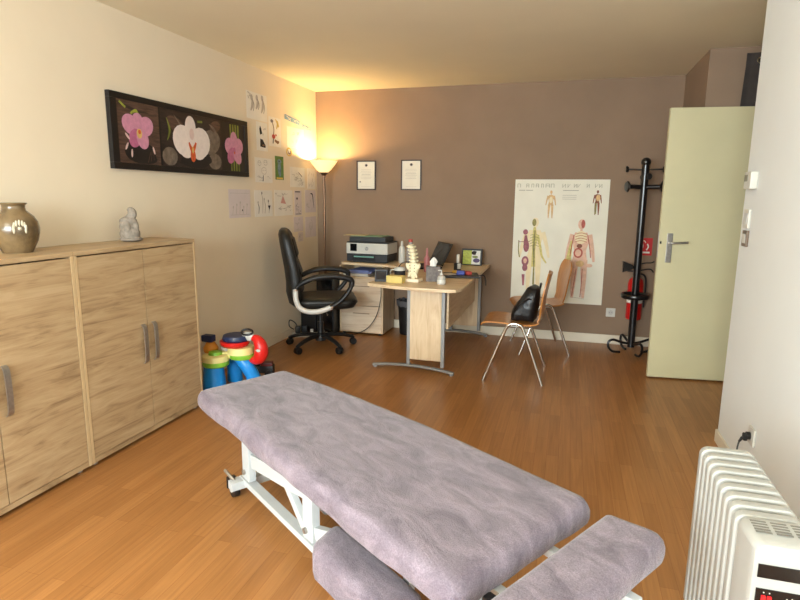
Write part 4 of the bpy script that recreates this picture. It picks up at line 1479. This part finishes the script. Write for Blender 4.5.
for a_ in angs:
    dv = Vector((math.cos(a_), math.sin(a_), 0))
    pts = [dv * r_ + Vector((0, 0, z)) for r_, z in ((0.03, 0.115), (0.12, 0.118), (0.22, 0.105), (0.30, 0.082), (0.325, 0.07))]
    sb.tube(curve(pts, 4), [0.03 - 0.0007 * k for k in range(17)], 8, flat=(0.7, 1.0))
base = sb.build('star_base', None, t, angle=60)
for a_ in angs:
    dv = Vector((math.cos(a_), math.sin(a_), 0))
    pv = Vector((-dv.y, dv.x, 0))
    cs = mb(M_black)
    c0 = dv * 0.318
    for s in (-1, 1):
        cs.cyl(c0 + pv * (s * 0.006) + Vector((0, 0, 0.034)), c0 + pv * (s * 0.026) + Vector((0, 0, 0.034)), 0.034, 0.030, n=18)
    cs.cyl(c0 + Vector((0, 0, 0.04)), c0 + Vector((0, 0, 0.075)), 0.009, n=10)
    cs.box(c0 + Vector((0, 0, 0.045)), (0.03, 0.03, 0.022), 0.006, rot=(0, 0, a_))
    cs.build('caster', None, base)

# ================================================================ visitor chairs


def visitor_chair(label, loc, rotz):
    t = thing('visitor_chair', label, 'chair', loc, rotz, 'visitor chairs by the desk')
    prof = [(0.275, 0.425), (0.255, 0.445), (0.20, 0.455), (0.10, 0.452), (0.0, 0.444), (-0.08, 0.440), (-0.14, 0.447), (-0.175, 0.47), (-0.192, 0.52), (-0.20, 0.60), (-0.212, 0.70), (-0.23, 0.79), (-0.242, 0.845)]
    wid = [0.185, 0.20, 0.205, 0.205, 0.20, 0.19, 0.175, 0.165, 0.165, 0.19, 0.205, 0.19, 0.115]
    pr = curve([(x, 0, z) for x, z in prof], 3)
    wd = curve([(q, 0, 0) for q in wid], 3)

    def shell(i0, i1, name):
        rings = []
        for i in range(i0, i1):
            p, hw_ = pr[i], wd[i].x
            d_ = pr[min(i + 1, len(pr) - 1)] - pr[max(i - 1, 0)]
            nn = Vector((d_.z, 0, -d_.x)).normalized()
            row_a, row_b = [], []
            for k in range(11):
                q = -1 + 2 * k / 10
                cup = 0.022 * q * q * (1 if i > 20 else 0.2)
                v = Vector((p.x + cup * (1 if i > 20 else 0), q * hw_, p.z + (cup if i <= 20 else 0)))
                row_a.append(v + nn * 0.0055)
                row_b.append(v - nn * 0.0055)
            rings.append(row_a + row_b[::-1])
        return mb(M_ply).loft(rings).build(name, None, t, angle=50)
    shell(0, 22, 'seat')
    shell(21, len(pr), 'backrest')
    for s in (-1, 1):
        y = s * 0.235
        pts = [(0.235, s * 0.262, 0.0), (0.135, s * 0.245, 0.27), (0.075, y, 0.42), (0.05, y, 0.452), (0.01, y, 0.463), (-0.03, y, 0.452), (-0.055, y, 0.42), (-0.115, s * 0.245, 0.27), (-0.215, s * 0.262, 0.0)]
        c_ = [Vector(pts[0])] + curve(pts[1:8], 4) + [Vector(pts[8])]
        mb(M_chrome).tube(c_, 0.0115, 10).build('leg', None, t)
    cb = mb(M_chrome)
    for x in (0.062, -0.042):
        cb.cyl((x, -0.236, 0.428), (x, 0.236, 0.428), 0.008, n=10)
    cb.build('crossbar', None, t)
    wpl = mb(M_wp).box((0.01, 0, 0.431), (0.14, 0.34, 0.014), 0.003)
    wpl.build('seat_bracket', None, t)
    return t


visitor_chair('beech plywood chair nearest the desk, with the black bag on it', (2.325, 4.572, 0), R(180))
visitor_chair('beech plywood chair nearer the wall, in front of the poster', (2.466, 5.46, 0), R(194))

# black bag on the front chair
t = thing('handbag', 'black slouchy handbag leaning on the front plywood chair', 'bag', (2.375, 4.56, 0.4555))
M_bag = plain('bag_leather', (18, 17, 18), 0.38, var=0.3, bump=0.5, bscale=30)


def bagring(cx, z, rx, ry, ph):
    out = []
    for k in range(28):
        a_ = 2 * PI * k / 28
        c_, s_ = math.cos(a_), math.sin(a_)
        q = 1 + 0.05 * math.sin(5 * a_ + ph) + 0.03 * math.sin(9 * a_ + 2 * ph)
        out.append((cx + rx * q * math.copysign(abs(c_) ** 0.7, c_), ry * q * math.copysign(abs(s_) ** 0.6, s_), z + 0.006 * math.sin(3 * a_ + ph)))
    return out


mb(M_bag).loft([bagring(-0.01, 0.004, 0.08, 0.10, 0), bagring(-0.012, 0.014, 0.098, 0.125, 0.3), bagring(-0.008, 0.06, 0.10, 0.13, 0.8), bagring(0.012, 0.12, 0.09, 0.128, 1.5), bagring(0.034, 0.18, 0.075, 0.122, 2.2),
                bagring(0.05, 0.23, 0.06, 0.11, 2.6), bagring(0.06, 0.262, 0.05, 0.09, 3), bagring(0.064, 0.272, 0.03, 0.07, 3)]).build('body', None, t, angle=60)
mb(M_bag).tube(curve([(0.10, -0.06, 0.25), (0.11, -0.05, 0.285), (0.11, 0.0, 0.295), (0.11, 0.05, 0.285), (0.10, 0.07, 0.24)], 5), 0.008, 8).build('strap', None, t)
mb(plain('bag_buckle', (190, 180, 150), 0.3, metal=0.8)).box((0.055, -0.112, 0.14), (0.014, 0.006, 0.016), 0.002).build('buckle', None, t)
mb(M_bag).tube(curve([(-0.06, -0.15, 0.10), (-0.02, -0.158, 0.16), (0.03, -0.135, 0.19), (0.07, -0.10, 0.17)], 5), 0.006, 8).build('flap_seam', None, t)

# ================================================================ coat stand
t = thing('coat_stand', 'black metal coat stand with curled feet beside the door', 'coat stand', (3.285, 5.53, 0))
b = mb(M_blackm)
b.cyl((0, 0, 0.06), (0, 0, 1.72), 0.032, n=18)
b.ball((0, 0, 1.73), (0.042, 0.042, 0.04), 16)
b.build('pole', None, t)
for a_, zt in ((R(180), 1.665), (R(0), 1.665), (R(200), 1.515), (R(-20), 1.515), (R(90), 1.60), (R(-80), 1.60)):
    dv = Vector((math.cos(a_), math.sin(a_), 0))
    hk = mb(M_blackm)
    big = zt < 1.55
    ln = 0.15 if zt > 1.61 or big else 0.10
    if abs(math.degrees(a_)) in (90, 80) or a_ in (R(90), R(-80)):
        ln = 0.11
    hk.cyl(dv * 0.01 + Vector((0, 0, zt)), dv * ln + Vector((0, 0, zt + 0.004)), 0.02 if big else 0.007, n=10)
    e0 = dv * ln + Vector((0, 0, zt + 0.004))
    rad = 0.05 if big else 0.03
    hk.lathe([(0, -0.012), (rad * 0.7, -0.012), (rad, 0), (rad * 0.8, 0.012), (0, 0.014)], e0, 16, Matrix.Rotation(a_, 4, 'Z') @ Matrix.Rotation(R(90), 4, 'Y'))
    hk.build('hook', None, t)
# lower bag hooks
b = mb(M_blackm)
b.cyl((0, 0, 0.80), (-0.05, -0.01, 0.805), 0.014, n=10)
b.loft([[(-0.04, -0.02, 0.785), (-0.04, 0.02, 0.785), (-0.04, 0.02, 0.825), (-0.04, -0.02, 0.825)], [(-0.125, -0.03, 0.755), (-0.125, 0.03, 0.755), (-0.125, 0.03, 0.855), (-0.125, -0.03, 0.855)]])
b.build('paddle_hook', None, t)
for zz in (0.785, 0.845):
    mb(M_blackm).tube(curve([(0.0, 0, zz - 0.02), (0.06, -0.01, zz), (0.11, -0.02, zz + 0.005), (0.135, -0.025, zz + 0.02 * (1 if zz > 0.8 else -1))], 5), 0.006, 8).build('wire_hook', None, t)
# umbrella ring
ring = [(0.115 * math.cos(k * PI / 16), 0.115 * math.sin(k * PI / 16), 0.54) for k in range(32)]
b = mb(M_blackm)
b.tube(ring, 0.022, 10, closed=True, flat=(1, 0.45))
b.cyl((-0.12, 0, 0.54), (0.12, 0, 0.54), 0.008, n=8)
b.build('umbrella_ring', None, t)
for k in range(4):
    a_ = R(200 + 90 * k)
    dv = Vector((math.cos(a_), math.sin(a_), 0))
    pts = [dv * r_ + Vector((0, 0, z)) for r_, z in ((0.01, 0.09), (0.09, 0.105), (0.17, 0.13), (0.21, 0.115), (0.215, 0.07), (0.185, 0.028), (0.145, 0.014), (0.10, 0.012))]
    mb(M_blackm).tube(curve(pts, 5), 0.0115, 8).build('foot', None, t)

# fire extinguisher and its sign
t = thing('fire_extinguisher', 'red fire extinguisher on the wall behind the coat stand', 'fire extinguisher', (3.31, 5.765, 0.28))
mb(M_red).lathe([(0, 0), (0.066, 0), (0.07, 0.012), (0.07, 0.34), (0.06, 0.38), (0.03, 0.405), (0.018, 0.415), (0, 0.415)]).build('cylinder', None, t)
mb(M_paper).lathe([(0.0702, 0.16), (0.0712, 0.165), (0.0712, 0.215), (0.0702, 0.22)]).build('label_band', None, t)
b = mb(M_black)
b.cyl((0, 0, 0.41), (0, 0, 0.45), 0.018, n=14).box((-0.03, -0.01, 0.46), (0.11, 0.02, 0.014), 0.003).box((-0.03, -0.01, 0.485), (0.10, 0.02, 0.01), 0.003, rot=(0, R(8), 0))
b.build('valve_handle', None, t)
mb(M_black).tube(curve([(0.02, -0.01, 0.44), (0.07, -0.02, 0.42), (0.085, -0.02, 0.33), (0.08, -0.02, 0.12)], 6), 0.008, 8).build('hose', None, t)
mb(M_black).bx(-0.03, 0.03, 0.066, 0.077, 0.12, 0.38).build('wall_bracket', None, t)
a = Art((3.285, D - 0.003, 0.885), (1, 0, 0), (0, 0, 1))
a.sheet(0.15, 0.165, M_red, 0.0015)
a.ell(0.06, 0.09, 0.012, 0.035, M_paper, 1)
a.stroke([(0.06, 0.125), (0.075, 0.14), (0.09, 0.12)], 0.007, M_paper, 1)
a.rect(0.012, 0.055, 0.03, 0.145, M_paper, 1)
a.stroke([(0.10, 0.05), (0.115, 0.08), (0.105, 0.11)], 0.012, M_paper, 1)
a.rect(0.02, 0.02, 0.13, 0.036, M_paper, 1)
tag(a.build('safety_sign', None, None, smooth=False), 'red and white safety sign above the fire extinguisher', 'sign')

# ================================================================ wall controls on the right wall
t = thing('thermostat', 'white thermostat box near the edge of the right wall', 'thermostat', (XR, 3.45, 1.515))
mb(M_wp).box((-0.018, 0, 0), (0.036, 0.115, 0.09), 0.006).build('case', None, t)
mb(plain('lcd_grey', (122, 120, 100), 0.3)).box((-0.0365, 0.02, 0.012), (0.002, 0.052, 0.034)).build('display', None, t)
t = thing('light_switch', 'white light switch plate below the thermostat', 'switch', (XR, 3.485, 1.315))
mb(M_wp).box((-0.006, 0, 0), (0.012, 0.085, 0.10), 0.003).build('plate', None, t)
mb(plain('rocker_grey', (196, 196, 192), 0.4)).box((-0.0135, 0, 0), (0.004, 0.06, 0.06), 0.002, rot=(0, R(4), 0)).build('rocker', None, t)
t = thing('light_switch', 'brown framed switch, lowest of the wall controls', 'switch', (XR, 3.475, 1.21))
mb(plain('switch_brown', (112, 92, 74), 0.4)).box((-0.006, 0, 0), (0.012, 0.085, 0.085), 0.003).build('plate', None, t)
mb(M_wp).box((-0.0135, 0, 0), (0.004, 0.05, 0.05), 0.002, rot=(0, R(-4), 0)).build('rocker', None, t)
t = thing('wall_outlet', 'white outlet on the right wall holding the black plug', 'outlet', (XR, 2.99, 0.285))
mb(M_wp).box((-0.006, 0, 0), (0.012, 0.085, 0.085), 0.004).build('plate', None, t)
mb(plain('socket_shade', (190, 186, 178), 0.5)).cyl((-0.0115, 0, 0), (-0.0135, 0, 0), 0.026, n=20).build('socket', None, t)

# ================================================================ oil radiator
RX, RY = 3.185, 1.39
t = thing('radiator', 'white oil-filled electric radiator with finned body at the right wall', 'radiator', (RX, 1.65, 0))


def rrect(hw_, z0, z1, r, y, n=5, inset=0.0):
    out = []
    x0, x1, za, zb = -hw_ + inset, hw_ - inset, z0 + inset, z1 - inset
    for cx, cz, st_ in ((x1 - r, zb - r, 0), (x0 + r, zb - r, 90), (x0 + r, za + r, 180), (x1 - r, za + r, 270)):
        for k in range(n + 1):
            a_ = R(st_ + 90 * k / n)
            out.append((cx + r * math.cos(a_), y, cz + r * math.sin(a_)))
    return out


NF = 9
for k in range(NF):
    y = 1.885 - 1.65 - 0.0485 * k
    b = mb(M_rad)
    hw_ = 0.077
    b.loft([rrect(hw_, 0.09, 0.65, 0.02, y - 0.0155, inset=0.008), rrect(hw_, 0.09, 0.65, 0.024, y - 0.0135, inset=0.002), rrect(hw_, 0.09, 0.65, 0.026, y - 0.010), rrect(hw_, 0.09, 0.65, 0.026, y + 0.010), rrect(hw_, 0.09, 0.65, 0.024, y + 0.0135, inset=0.002), rrect(hw_, 0.09, 0.65, 0.02, y + 0.0155, inset=0.008)])
    # pressed recess ribs on the face
    for s in (-1, 1):
        b.loft([rrect(0.05, 0.16, 0.58, 0.03, y + s * 0.0155), rrect(0.044, 0.166, 0.574, 0.026, y + s * 0.0195)])
    for zc in (0.14, 0.60):
        b.cyl((0, y - 0.0245, zc), (0, y + 0.0245, zc), 0.028, n=14)
    b.build('fin', None, t, angle=50)
hy1, hy0 = 1.474 - 1.65, 1.365 - 1.65
b = mb(M_rad)
b.loft([rrect(0.074, 0.09, 0.655, 0.02, hy1 - 0.004, inset=0.004), rrect(0.074, 0.09, 0.655, 0.022, hy1 - 0.012), rrect(0.074, 0.09, 0.655, 0.022, hy0 + 0.06), rrect(0.068, 0.09, 0.65, 0.022, hy0 + 0.012), rrect(0.068, 0.09, 0.65, 0.02, hy0, inset=0.006)])
head = b.build('control_head', None, t, angle=50)
g = mb(plain('grille_dark', (120, 116, 106), 0.6))
for cx in (-0.038, 0.005, 0.048):
    for k in range(5):
        g.bx(cx - 0.017, cx + 0.017, hy1 - 0.028 - 0.012 * k, hy1 - 0.022 - 0.012 * k, 0.6545, 0.6556)
g.build('top_grille', None, head)
fy = hy0 - 0.001
mb(M_blackg).bx(-0.053, 0.06, fy - 0.002, fy + 0.002, 0.563, 0.596).build('display', None, head)
b = mb(M_blackg)
b.bx(-0.052, 0.06, fy - 0.002, fy + 0.002, 0.38, 0.535)
b.build('control_panel', None, head)
M_rsw = plain('red_rocker', (206, 30, 34), 0.3, emit=(220, 20, 24), estr=0.25)
for k, (xx, zz) in enumerate(((-0.036, 0.505), (-0.024, 0.505))):
    mb(M_rsw).box((xx, fy - 0.004, zz), (0.009, 0.006, 0.03), 0.001).build('power_switch', None, head)
b = mb(M_black)
b.cyl((0.022, fy - 0.002, 0.493), (0.022, fy - 0.016, 0.493), 0.021, 0.018, n=22)
b.build('dial', None, head)
b = mb(M_wp)
for k in range(13):
    a_ = R(-40 + 260 * k / 12)
    b.cyl((0.022 + 0.028 * math.cos(a_), fy - 0.002, 0.493 + 0.028 * math.sin(a_)), (0.022 + 0.028 * math.cos(a_), fy - 0.003, 0.493 + 0.028 * math.sin(a_)), 0.0016, n=8)
for xx in (-0.036, -0.024):
    b.cyl((xx, fy - 0.002, 0.527), (xx, fy - 0.003, 0.527), 0.0014, n=8)
b.build('dial_marks', None, head)
for y in (0.17, -0.13):
    b = mb(M_black)
    b.box((0, y, 0.075), (0.26, 0.03, 0.012), 0.003)
    for s in (-1, 1):
        b.cyl((s * 0.115 - 0.012, y, 0.03), (s * 0.115 + 0.012, y, 0.03), 0.03, n=18)
        b.box((s * 0.115, y, 0.056), (0.02, 0.02, 0.03))
    b.box((0, y, 0.088), (0.06, 0.03, 0.016))
    b.build('castor_bar', None, t)
# plug and cord
b = mb(M_black)
b.cyl((-0.0135, 0, 0), (-0.03, 0, 0), 0.019, n=16).box((-0.036, -0.003, -0.006), (0.02, 0.03, 0.036), 0.006).cyl((-0.045, -0.003, -0.01), (-0.06, -0.005, -0.035), 0.008, 0.005, n=10)
cp = mb(M_black).tube(curve([(-0.058, -0.005, -0.03), (-0.07, -0.03, -0.08), (-0.08, -0.12, -0.20), (-0.09, -0.3, -0.277), (-0.12, -0.7, -0.279), (-0.2, -1.1, -0.279), (-0.31, -1.46, -0.279), (-0.36, -1.55, -0.279)], 6), 0.004, 8).build('cord', None, t)
cp.location = (XR - RX, 2.99 - 1.65, 0.285)
b.build('plug', None, cp)

# ================================================================ toy corner behind the cabinet
t = thing('toy_activity_table', 'colourful toy activity table with blue legs past the cabinet', 'toy', (0.33, 3.55, 0))


def tl(x, y, z):
    return (x - 0.33, y - 3.55, z)


mb(M_bluetoy).lathe([(0, 0), (0.084, 0), (0.086, 0.01), (0.070, 0.19), (0, 0.19)], tl(0.23, 3.48, 0)).build('leg', None, t)
b = mb(M_bluetoy)
b.tube(curve([tl(0.50, 3.60, 0.0), tl(0.49, 3.58, 0.10), tl(0.455, 3.56, 0.18), tl(0.40, 3.56, 0.25)], 6), [0.055] * 6 + [0.05] * 13, 12, flat=(1, 1))
b.build('leg', None, t)
mb(M_bluetoy).cyl(tl(0.25, 3.72, 0), tl(0.27, 3.68, 0.22), 0.06, 0.05, n=18).build('leg', None, t)
b = mb(M_green)
b.lathe([(0, 0.185), (0.085, 0.185), (0.095, 0.195), (0.095, 0.225), (0, 0.225)], tl(0.25, 3.48, 0))
b.build('green_rim', None, t)
mb(M_green).lathe([(0, 0.235), (0.085, 0.235), (0.093, 0.25), (0.093, 0.27), (0, 0.27)], tl(0.415, 3.57, 0)).build('green_rim', None, t)
b = mb(M_yellow)
b.lathe([(0, 0.225), (0.097, 0.225), (0.099, 0.235), (0.097, 0.262), (0.085, 0.27), (0, 0.27)], tl(0.25, 3.48, 0))
b.lathe([(0, 0.27), (0.095, 0.27), (0.097, 0.28), (0.092, 0.32), (0, 0.325)], tl(0.405, 3.57, 0))
b.box(tl(0.33, 3.56, 0.262), (0.16, 0.12, 0.05), 0.012)
b.build('tray', None, t)
mb(M_green).lathe([(0, 0.27), (0.05, 0.27), (0.046, 0.29), (0.02, 0.295), (0, 0.295)], tl(0.25, 3.48, 0)).build('green_button', None, t)
mb(M_redtoy).lathe([(0, 0.322), (0.085, 0.322), (0.105, 0.34), (0.108, 0.365), (0, 0.37)], tl(0.365, 3.56, 0)).build('red_drum', None, t)
b = mb(M_navy)
b.lathe([(0, 0.368), (0.098, 0.368), (0.104, 0.38), (0.095, 0.405), (0, 0.41)], tl(0.375, 3.57, 0))
b.build('drum_top', None, t)
rings_ = mb(M_navy).box(tl(0.17, 3.52, 0.375), (0.085, 0.06, 0.05), 0.006).build('navy_block', None, t)
mb(M_orange).lathe([(0, 0.27), (0.05, 0.27), (0.055, 0.30), (0.03, 0.345), (0, 0.35)], tl(0.18, 3.53, 0)).build('orange_knob', None, t)
mb(plain('toy_grey', (196, 188, 176), 0.5)).ball(tl(0.30, 3.55, 0.30), (0.05, 0.03, 0.03), 14).build('grey_roller', None, t)
# red steering arc
cx, cz = 0.50, 0.325
arc = [(cx + 0.075 * math.cos(R(85 - 190 * k / 16)) - 0.33, 0.02, cz - 0.015 + 0.082 * math.sin(R(95 - 215 * k / 16))) for k in range(17)]
mb(M_redtoy).tube(arc, [0.022 + 0.03 * math.sin(PI * k / 16) for k in range(17)], 12).build('red_arch', None, t)
mb(M_wp).ball((0.25, -0.032, 0.315), (0.018, 0.008, 0.012), 10).build('white_dot', None, t)
b = mb(M_wp)
b.ball(tl(0.475, 3.57, 0.40), (0.055, 0.03, 0.035), 14)
b.build('white_horn', None, t)
mb(M_black).tube([(0.475 - 0.33 + 0.045 * math.cos(k * PI / 10), 0.0 + 0.02 * math.sin(k * PI / 10), 0.437 + 0.016 * math.sin(k * PI / 10)) for k in range(20)], 0.008, 8, closed=True).build('black_ring', None, t)
# small dark toy on the floor
t = thing('toy_truck', 'small black and red toy truck under the activity table', 'toy', (0.40, 3.86, 0), R(20))
b = mb(M_black)
b.box((0, 0, 0.065), (0.20, 0.09, 0.06), 0.01).box((-0.05, 0, 0.12), (0.08, 0.08, 0.06), 0.012)
b.build('body', None, t)
mb(plain('maroon_toy', (96, 22, 24), 0.4)).box((0.045, 0, 0.105), (0.09, 0.08, 0.025), 0.005).build('load_bed', None, t)
for sx in (-0.065, 0.065):
    for s in (-1, 1):
        mb(M_black).cyl((sx, s * 0.036, 0.032), (sx, s * 0.056, 0.032), 0.032, n=16).build('wheel', None, t)

# ================================================================ treatment table
TA = R(-35.78)
t = thing('massage_table', 'white framed massage table under a plush grey-lilac cover', 'massage table', (1.101, 2.119, 0), TA)


def inset_poly(poly, d):
    k = len(poly)
    out = []
    area = sum(poly[i].x * poly[(i + 1) % k].y - poly[(i + 1) % k].x * poly[i].y for i in range(k))
    sg = 1 if area > 0 else -1
    for i in range(k):
        p, a_, b_ = poly[i], poly[i - 1], poly[(i + 1) % k]
        e1, e2 = (p - a_).normalized(), (b_ - p).normalized()
        n1, n2 = Vector((-e1.y, e1.x)) * sg, Vector((-e2.y, e2.x)) * sg
        bis = (n1 + n2).normalized()
        out.append(p + bis * (d / max(bis.dot(n1), 0.3)))
    return out


def outline_pts(poly, r, n=7, step=0.03):
    """rounded outline with a fixed number of points per side (counts come from the sides given)"""
    k = len(poly)
    arcs = []
    for i in range(k):
        p, a_, b_ = poly[i], poly[i - 1], poly[(i + 1) % k]
        d1, d2 = (a_ - p), (b_ - p)
        ri = min(r[i], d1.length * 0.42, d2.length * 0.42)
        s0, s1 = p + d1.normalized() * ri, p + d2.normalized() * ri
        arcs.append([(1 - j / n) ** 2 * s0 + 2 * (j / n) * (1 - j / n) * p + (j / n) ** 2 * s1 for j in range(n + 1)])
    return arcs


def pad(mbo, poly, r, layers, wob=0.003, seed=1, hang=0.006):
    """upholstered pad: polygon outline, layers of (inset, z)"""
    poly = [Vector(p) for p in poly]
    k = len(poly)
    cnt = [max(2, int((poly[(i + 1) % k] - poly[i]).length / 0.035)) for i in range(k)]
    rings = []
    for li, (ins, z) in enumerate(layers):
        arcs = outline_pts(inset_poly(poly, ins), [max(q - ins * 0.5, 0.012) for q in r])
        pts = []
        for i in range(k):
            pts += arcs[i]
            a_, b_ = arcs[i][-1], arcs[(i + 1) % k][0]
            pts += [a_ + (b_ - a_) * (j / cnt[i]) for j in range(1, cnt[i])]
        m_ = len(pts)
        cen = sum(pts, Vector((0, 0))) / m_
        ring = []
        for i, q in enumerate(pts):
            w_ = wob * math.sin(i * 0.55 + seed) + wob * 0.6 * math.sin(i * 1.3 + 2 * seed)
            q = q + (q - cen).normalized() * w_ * (1.0 if li < 4 else 0.3)
            ring.append((q.x, q.y, z + (hang * math.sin(i * 0.37 + seed) if li <= 1 else 0)))
        rings.append(ring)
    mbo.loft(rings)
    return mbo


outline = [(-0.015, -0.012), (1.685, 0.0), (1.635, 0.622), (1.46, 0.612), (0.94, 0.595), (0.42, 0.545), (-0.075, 0.47)]
LAY = [(0.03, 0.474), (0.004, 0.466), (0.0, 0.480), (0.0, 0.500), (0.004, 0.518), (0.013, 0.533), (0.028, 0.541), (0.05, 0.5445), (0.09, 0.546)]
o = pad(mb(M_towel), outline, [0.03, 0.045, 0.045, 0.12, 0.2, 0.2, 0.03], LAY, 0.003, 1, hang=0.004).build('main_cushion', None, t, angle=70)
# head cushion
hc = [(1.745, -0.10), (1.688, 0.595), (1.865, 0.632), (1.915, -0.08)]
LAY2 = [(0.02, 0.474), (0.003, 0.466), (0.0, 0.480), (0.0, 0.500), (0.004, 0.517), (0.013, 0.531), (0.027, 0.539), (0.045, 0.541)]
pad(mb(M_towel), hc, [0.02, 0.015, 0.05, 0.05], LAY2, 0.002, 2, hang=0.003).build('head_cushion', None, t, angle=70)
# arm pad hanging lower on the near side
ap = [(1.01, -0.005), (1.47, -0.005), (1.42, 0.15), (0.935, 0.155)]
LAY3 = [(0.03, 0.205), (0.004, 0.202), (0.0, 0.22), (0.0, 0.27), (0.005, 0.292), (0.018, 0.306), (0.036, 0.312), (0.06, 0.313)]
pad(mb(M_towel), ap, [0.05, 0.05, 0.03, 0.06], LAY3, 0.002, 3, hang=0.003).build('arm_cushion', None, t, angle=70)
# steel frame
b = mb(M_wm)
b.box((0.82, 0.16, 0.435), (1.56, 0.04, 0.05), 0.004).box((0.82, 0.45, 0.435), (1.56, 0.04, 0.05), 0.004)
for u_ in (0.08, 0.55, 1.1, 1.56):
    b.box((u_, 0.305, 0.435), (0.05, 0.26, 0.04), 0.003)
b.build('upper_frame', None, t)
b = mb(M_wm)
b.box((0.82, 0.165, 0.095), (1.50, 0.045, 0.028), 0.003).box((0.82, 0.445, 0.095), (1.50, 0.045, 0.028), 0.003)
for u_ in (0.10, 1.52):
    b.box((u_, 0.305, 0.085), (0.05, 0.44, 0.04), 0.003)
b.build('base_frame', None, t)
for u_ in (0.15, 0.735):
    p_ = mb(M_wm)
    p_.box((u_, 0.16, 0.27), (0.075, 0.035, 0.30), 0.003)
    p_.build('post', None, t)
    mb(M_nickel).cyl((u_ - 0.01, 0.142, 0.155), (u_ - 0.01, 0.132, 0.155), 0.012, n=12).build('bolt', None, t)
for v_ in (0.165, 0.445):
    b = mb(M_wm)
    L_ = math.hypot(0.50, 0.075)
    b.box((0.44, v_, 0.262), (L_, 0.03, 0.065), 0.003, rot=(0, -math.atan2(0.075, 0.50), 0))
    L2 = math.hypot(0.20, 0.16)
    b.box((0.60, v_, 0.205), (L2 + 0.04, 0.028, 0.035), 0.003, rot=(0, math.atan2(0.16, 0.20), 0))
    L3 = math.hypot(0.55, 0.2)
    b.box((1.05, v_, 0.26), (L3, 0.03, 0.05), 0.003, rot=(0, -math.atan2(0.2, 0.55), 0))
    b.build('lifting_arm', None, t)
b = mb(plain('actuator_grey', (150, 160, 172), 0.4, metal=0.3))
b.cyl((0.28, 0.305, 0.16), (0.62, 0.305, 0.14), 0.03, n=16).cyl((0.62, 0.305, 0.14), (1.0, 0.305, 0.30), 0.018, n=14)
b.build('actuator', None, t)
for u_ in (0.05, 1.55):
    for v_ in (0.125, 0.485):
        w_ = mb(M_black)
        w_.cyl((u_, v_ - 0.014, 0.035), (u_, v_ + 0.014, 0.035), 0.035, n=20)
        wh = w_.build('castor', None, t)
        sd = -1 if v_ < 0.3 else 1
        c_ = mb(M_wm)
        c_.cyl((u_, v_ - 0.019, 0.04), (u_, v_ + 0.019, 0.04), 0.015, n=16)
        c_.build('wheel_hub', None, wh)
        c_ = mb(M_black)
        c_.box((u_ - 0.012, v_, 0.078), (0.07, 0.04, 0.018), 0.004).box((u_ - 0.046, v_, 0.055), (0.012, 0.04, 0.06), 0.003)
        c_.build('wheel_guard', None, wh)
        mb(M_wm).box((u_ + 0.03, v_ - sd * 0.03, 0.085), (0.05, 0.06, 0.03), 0.003).build('axle_arm', None, t)
mb(M_nickel).tube(curve([(0.09, 0.11, 0.10), (0.06, 0.095, 0.125), (0.03, 0.09, 0.135)], 4), 0.008, 8).build('brake_lever', None, t)
# brackets that carry head cushion and arm pad
b = mb(M_wm)
for v_ in (0.18, 0.42):
    b.box((1.74, v_, 0.445), (0.32, 0.03, 0.025), 0.003)
b.build('head_bracket', None, t)
mb(M_black).box((1.70, 0.13, 0.452), (0.07, 0.03, 0.03), 0.004).build('head_lock', None, t)
for u_ in (1.05, 1.33):
    b = mb(M_wm)
    b.box((u_, 0.16, 0.31), (0.035, 0.02, 0.23), 0.003).box((u_, 0.10, 0.1975), (0.035, 0.14, 0.014), 0.002)
    b.build('arm_bracket', None, t)
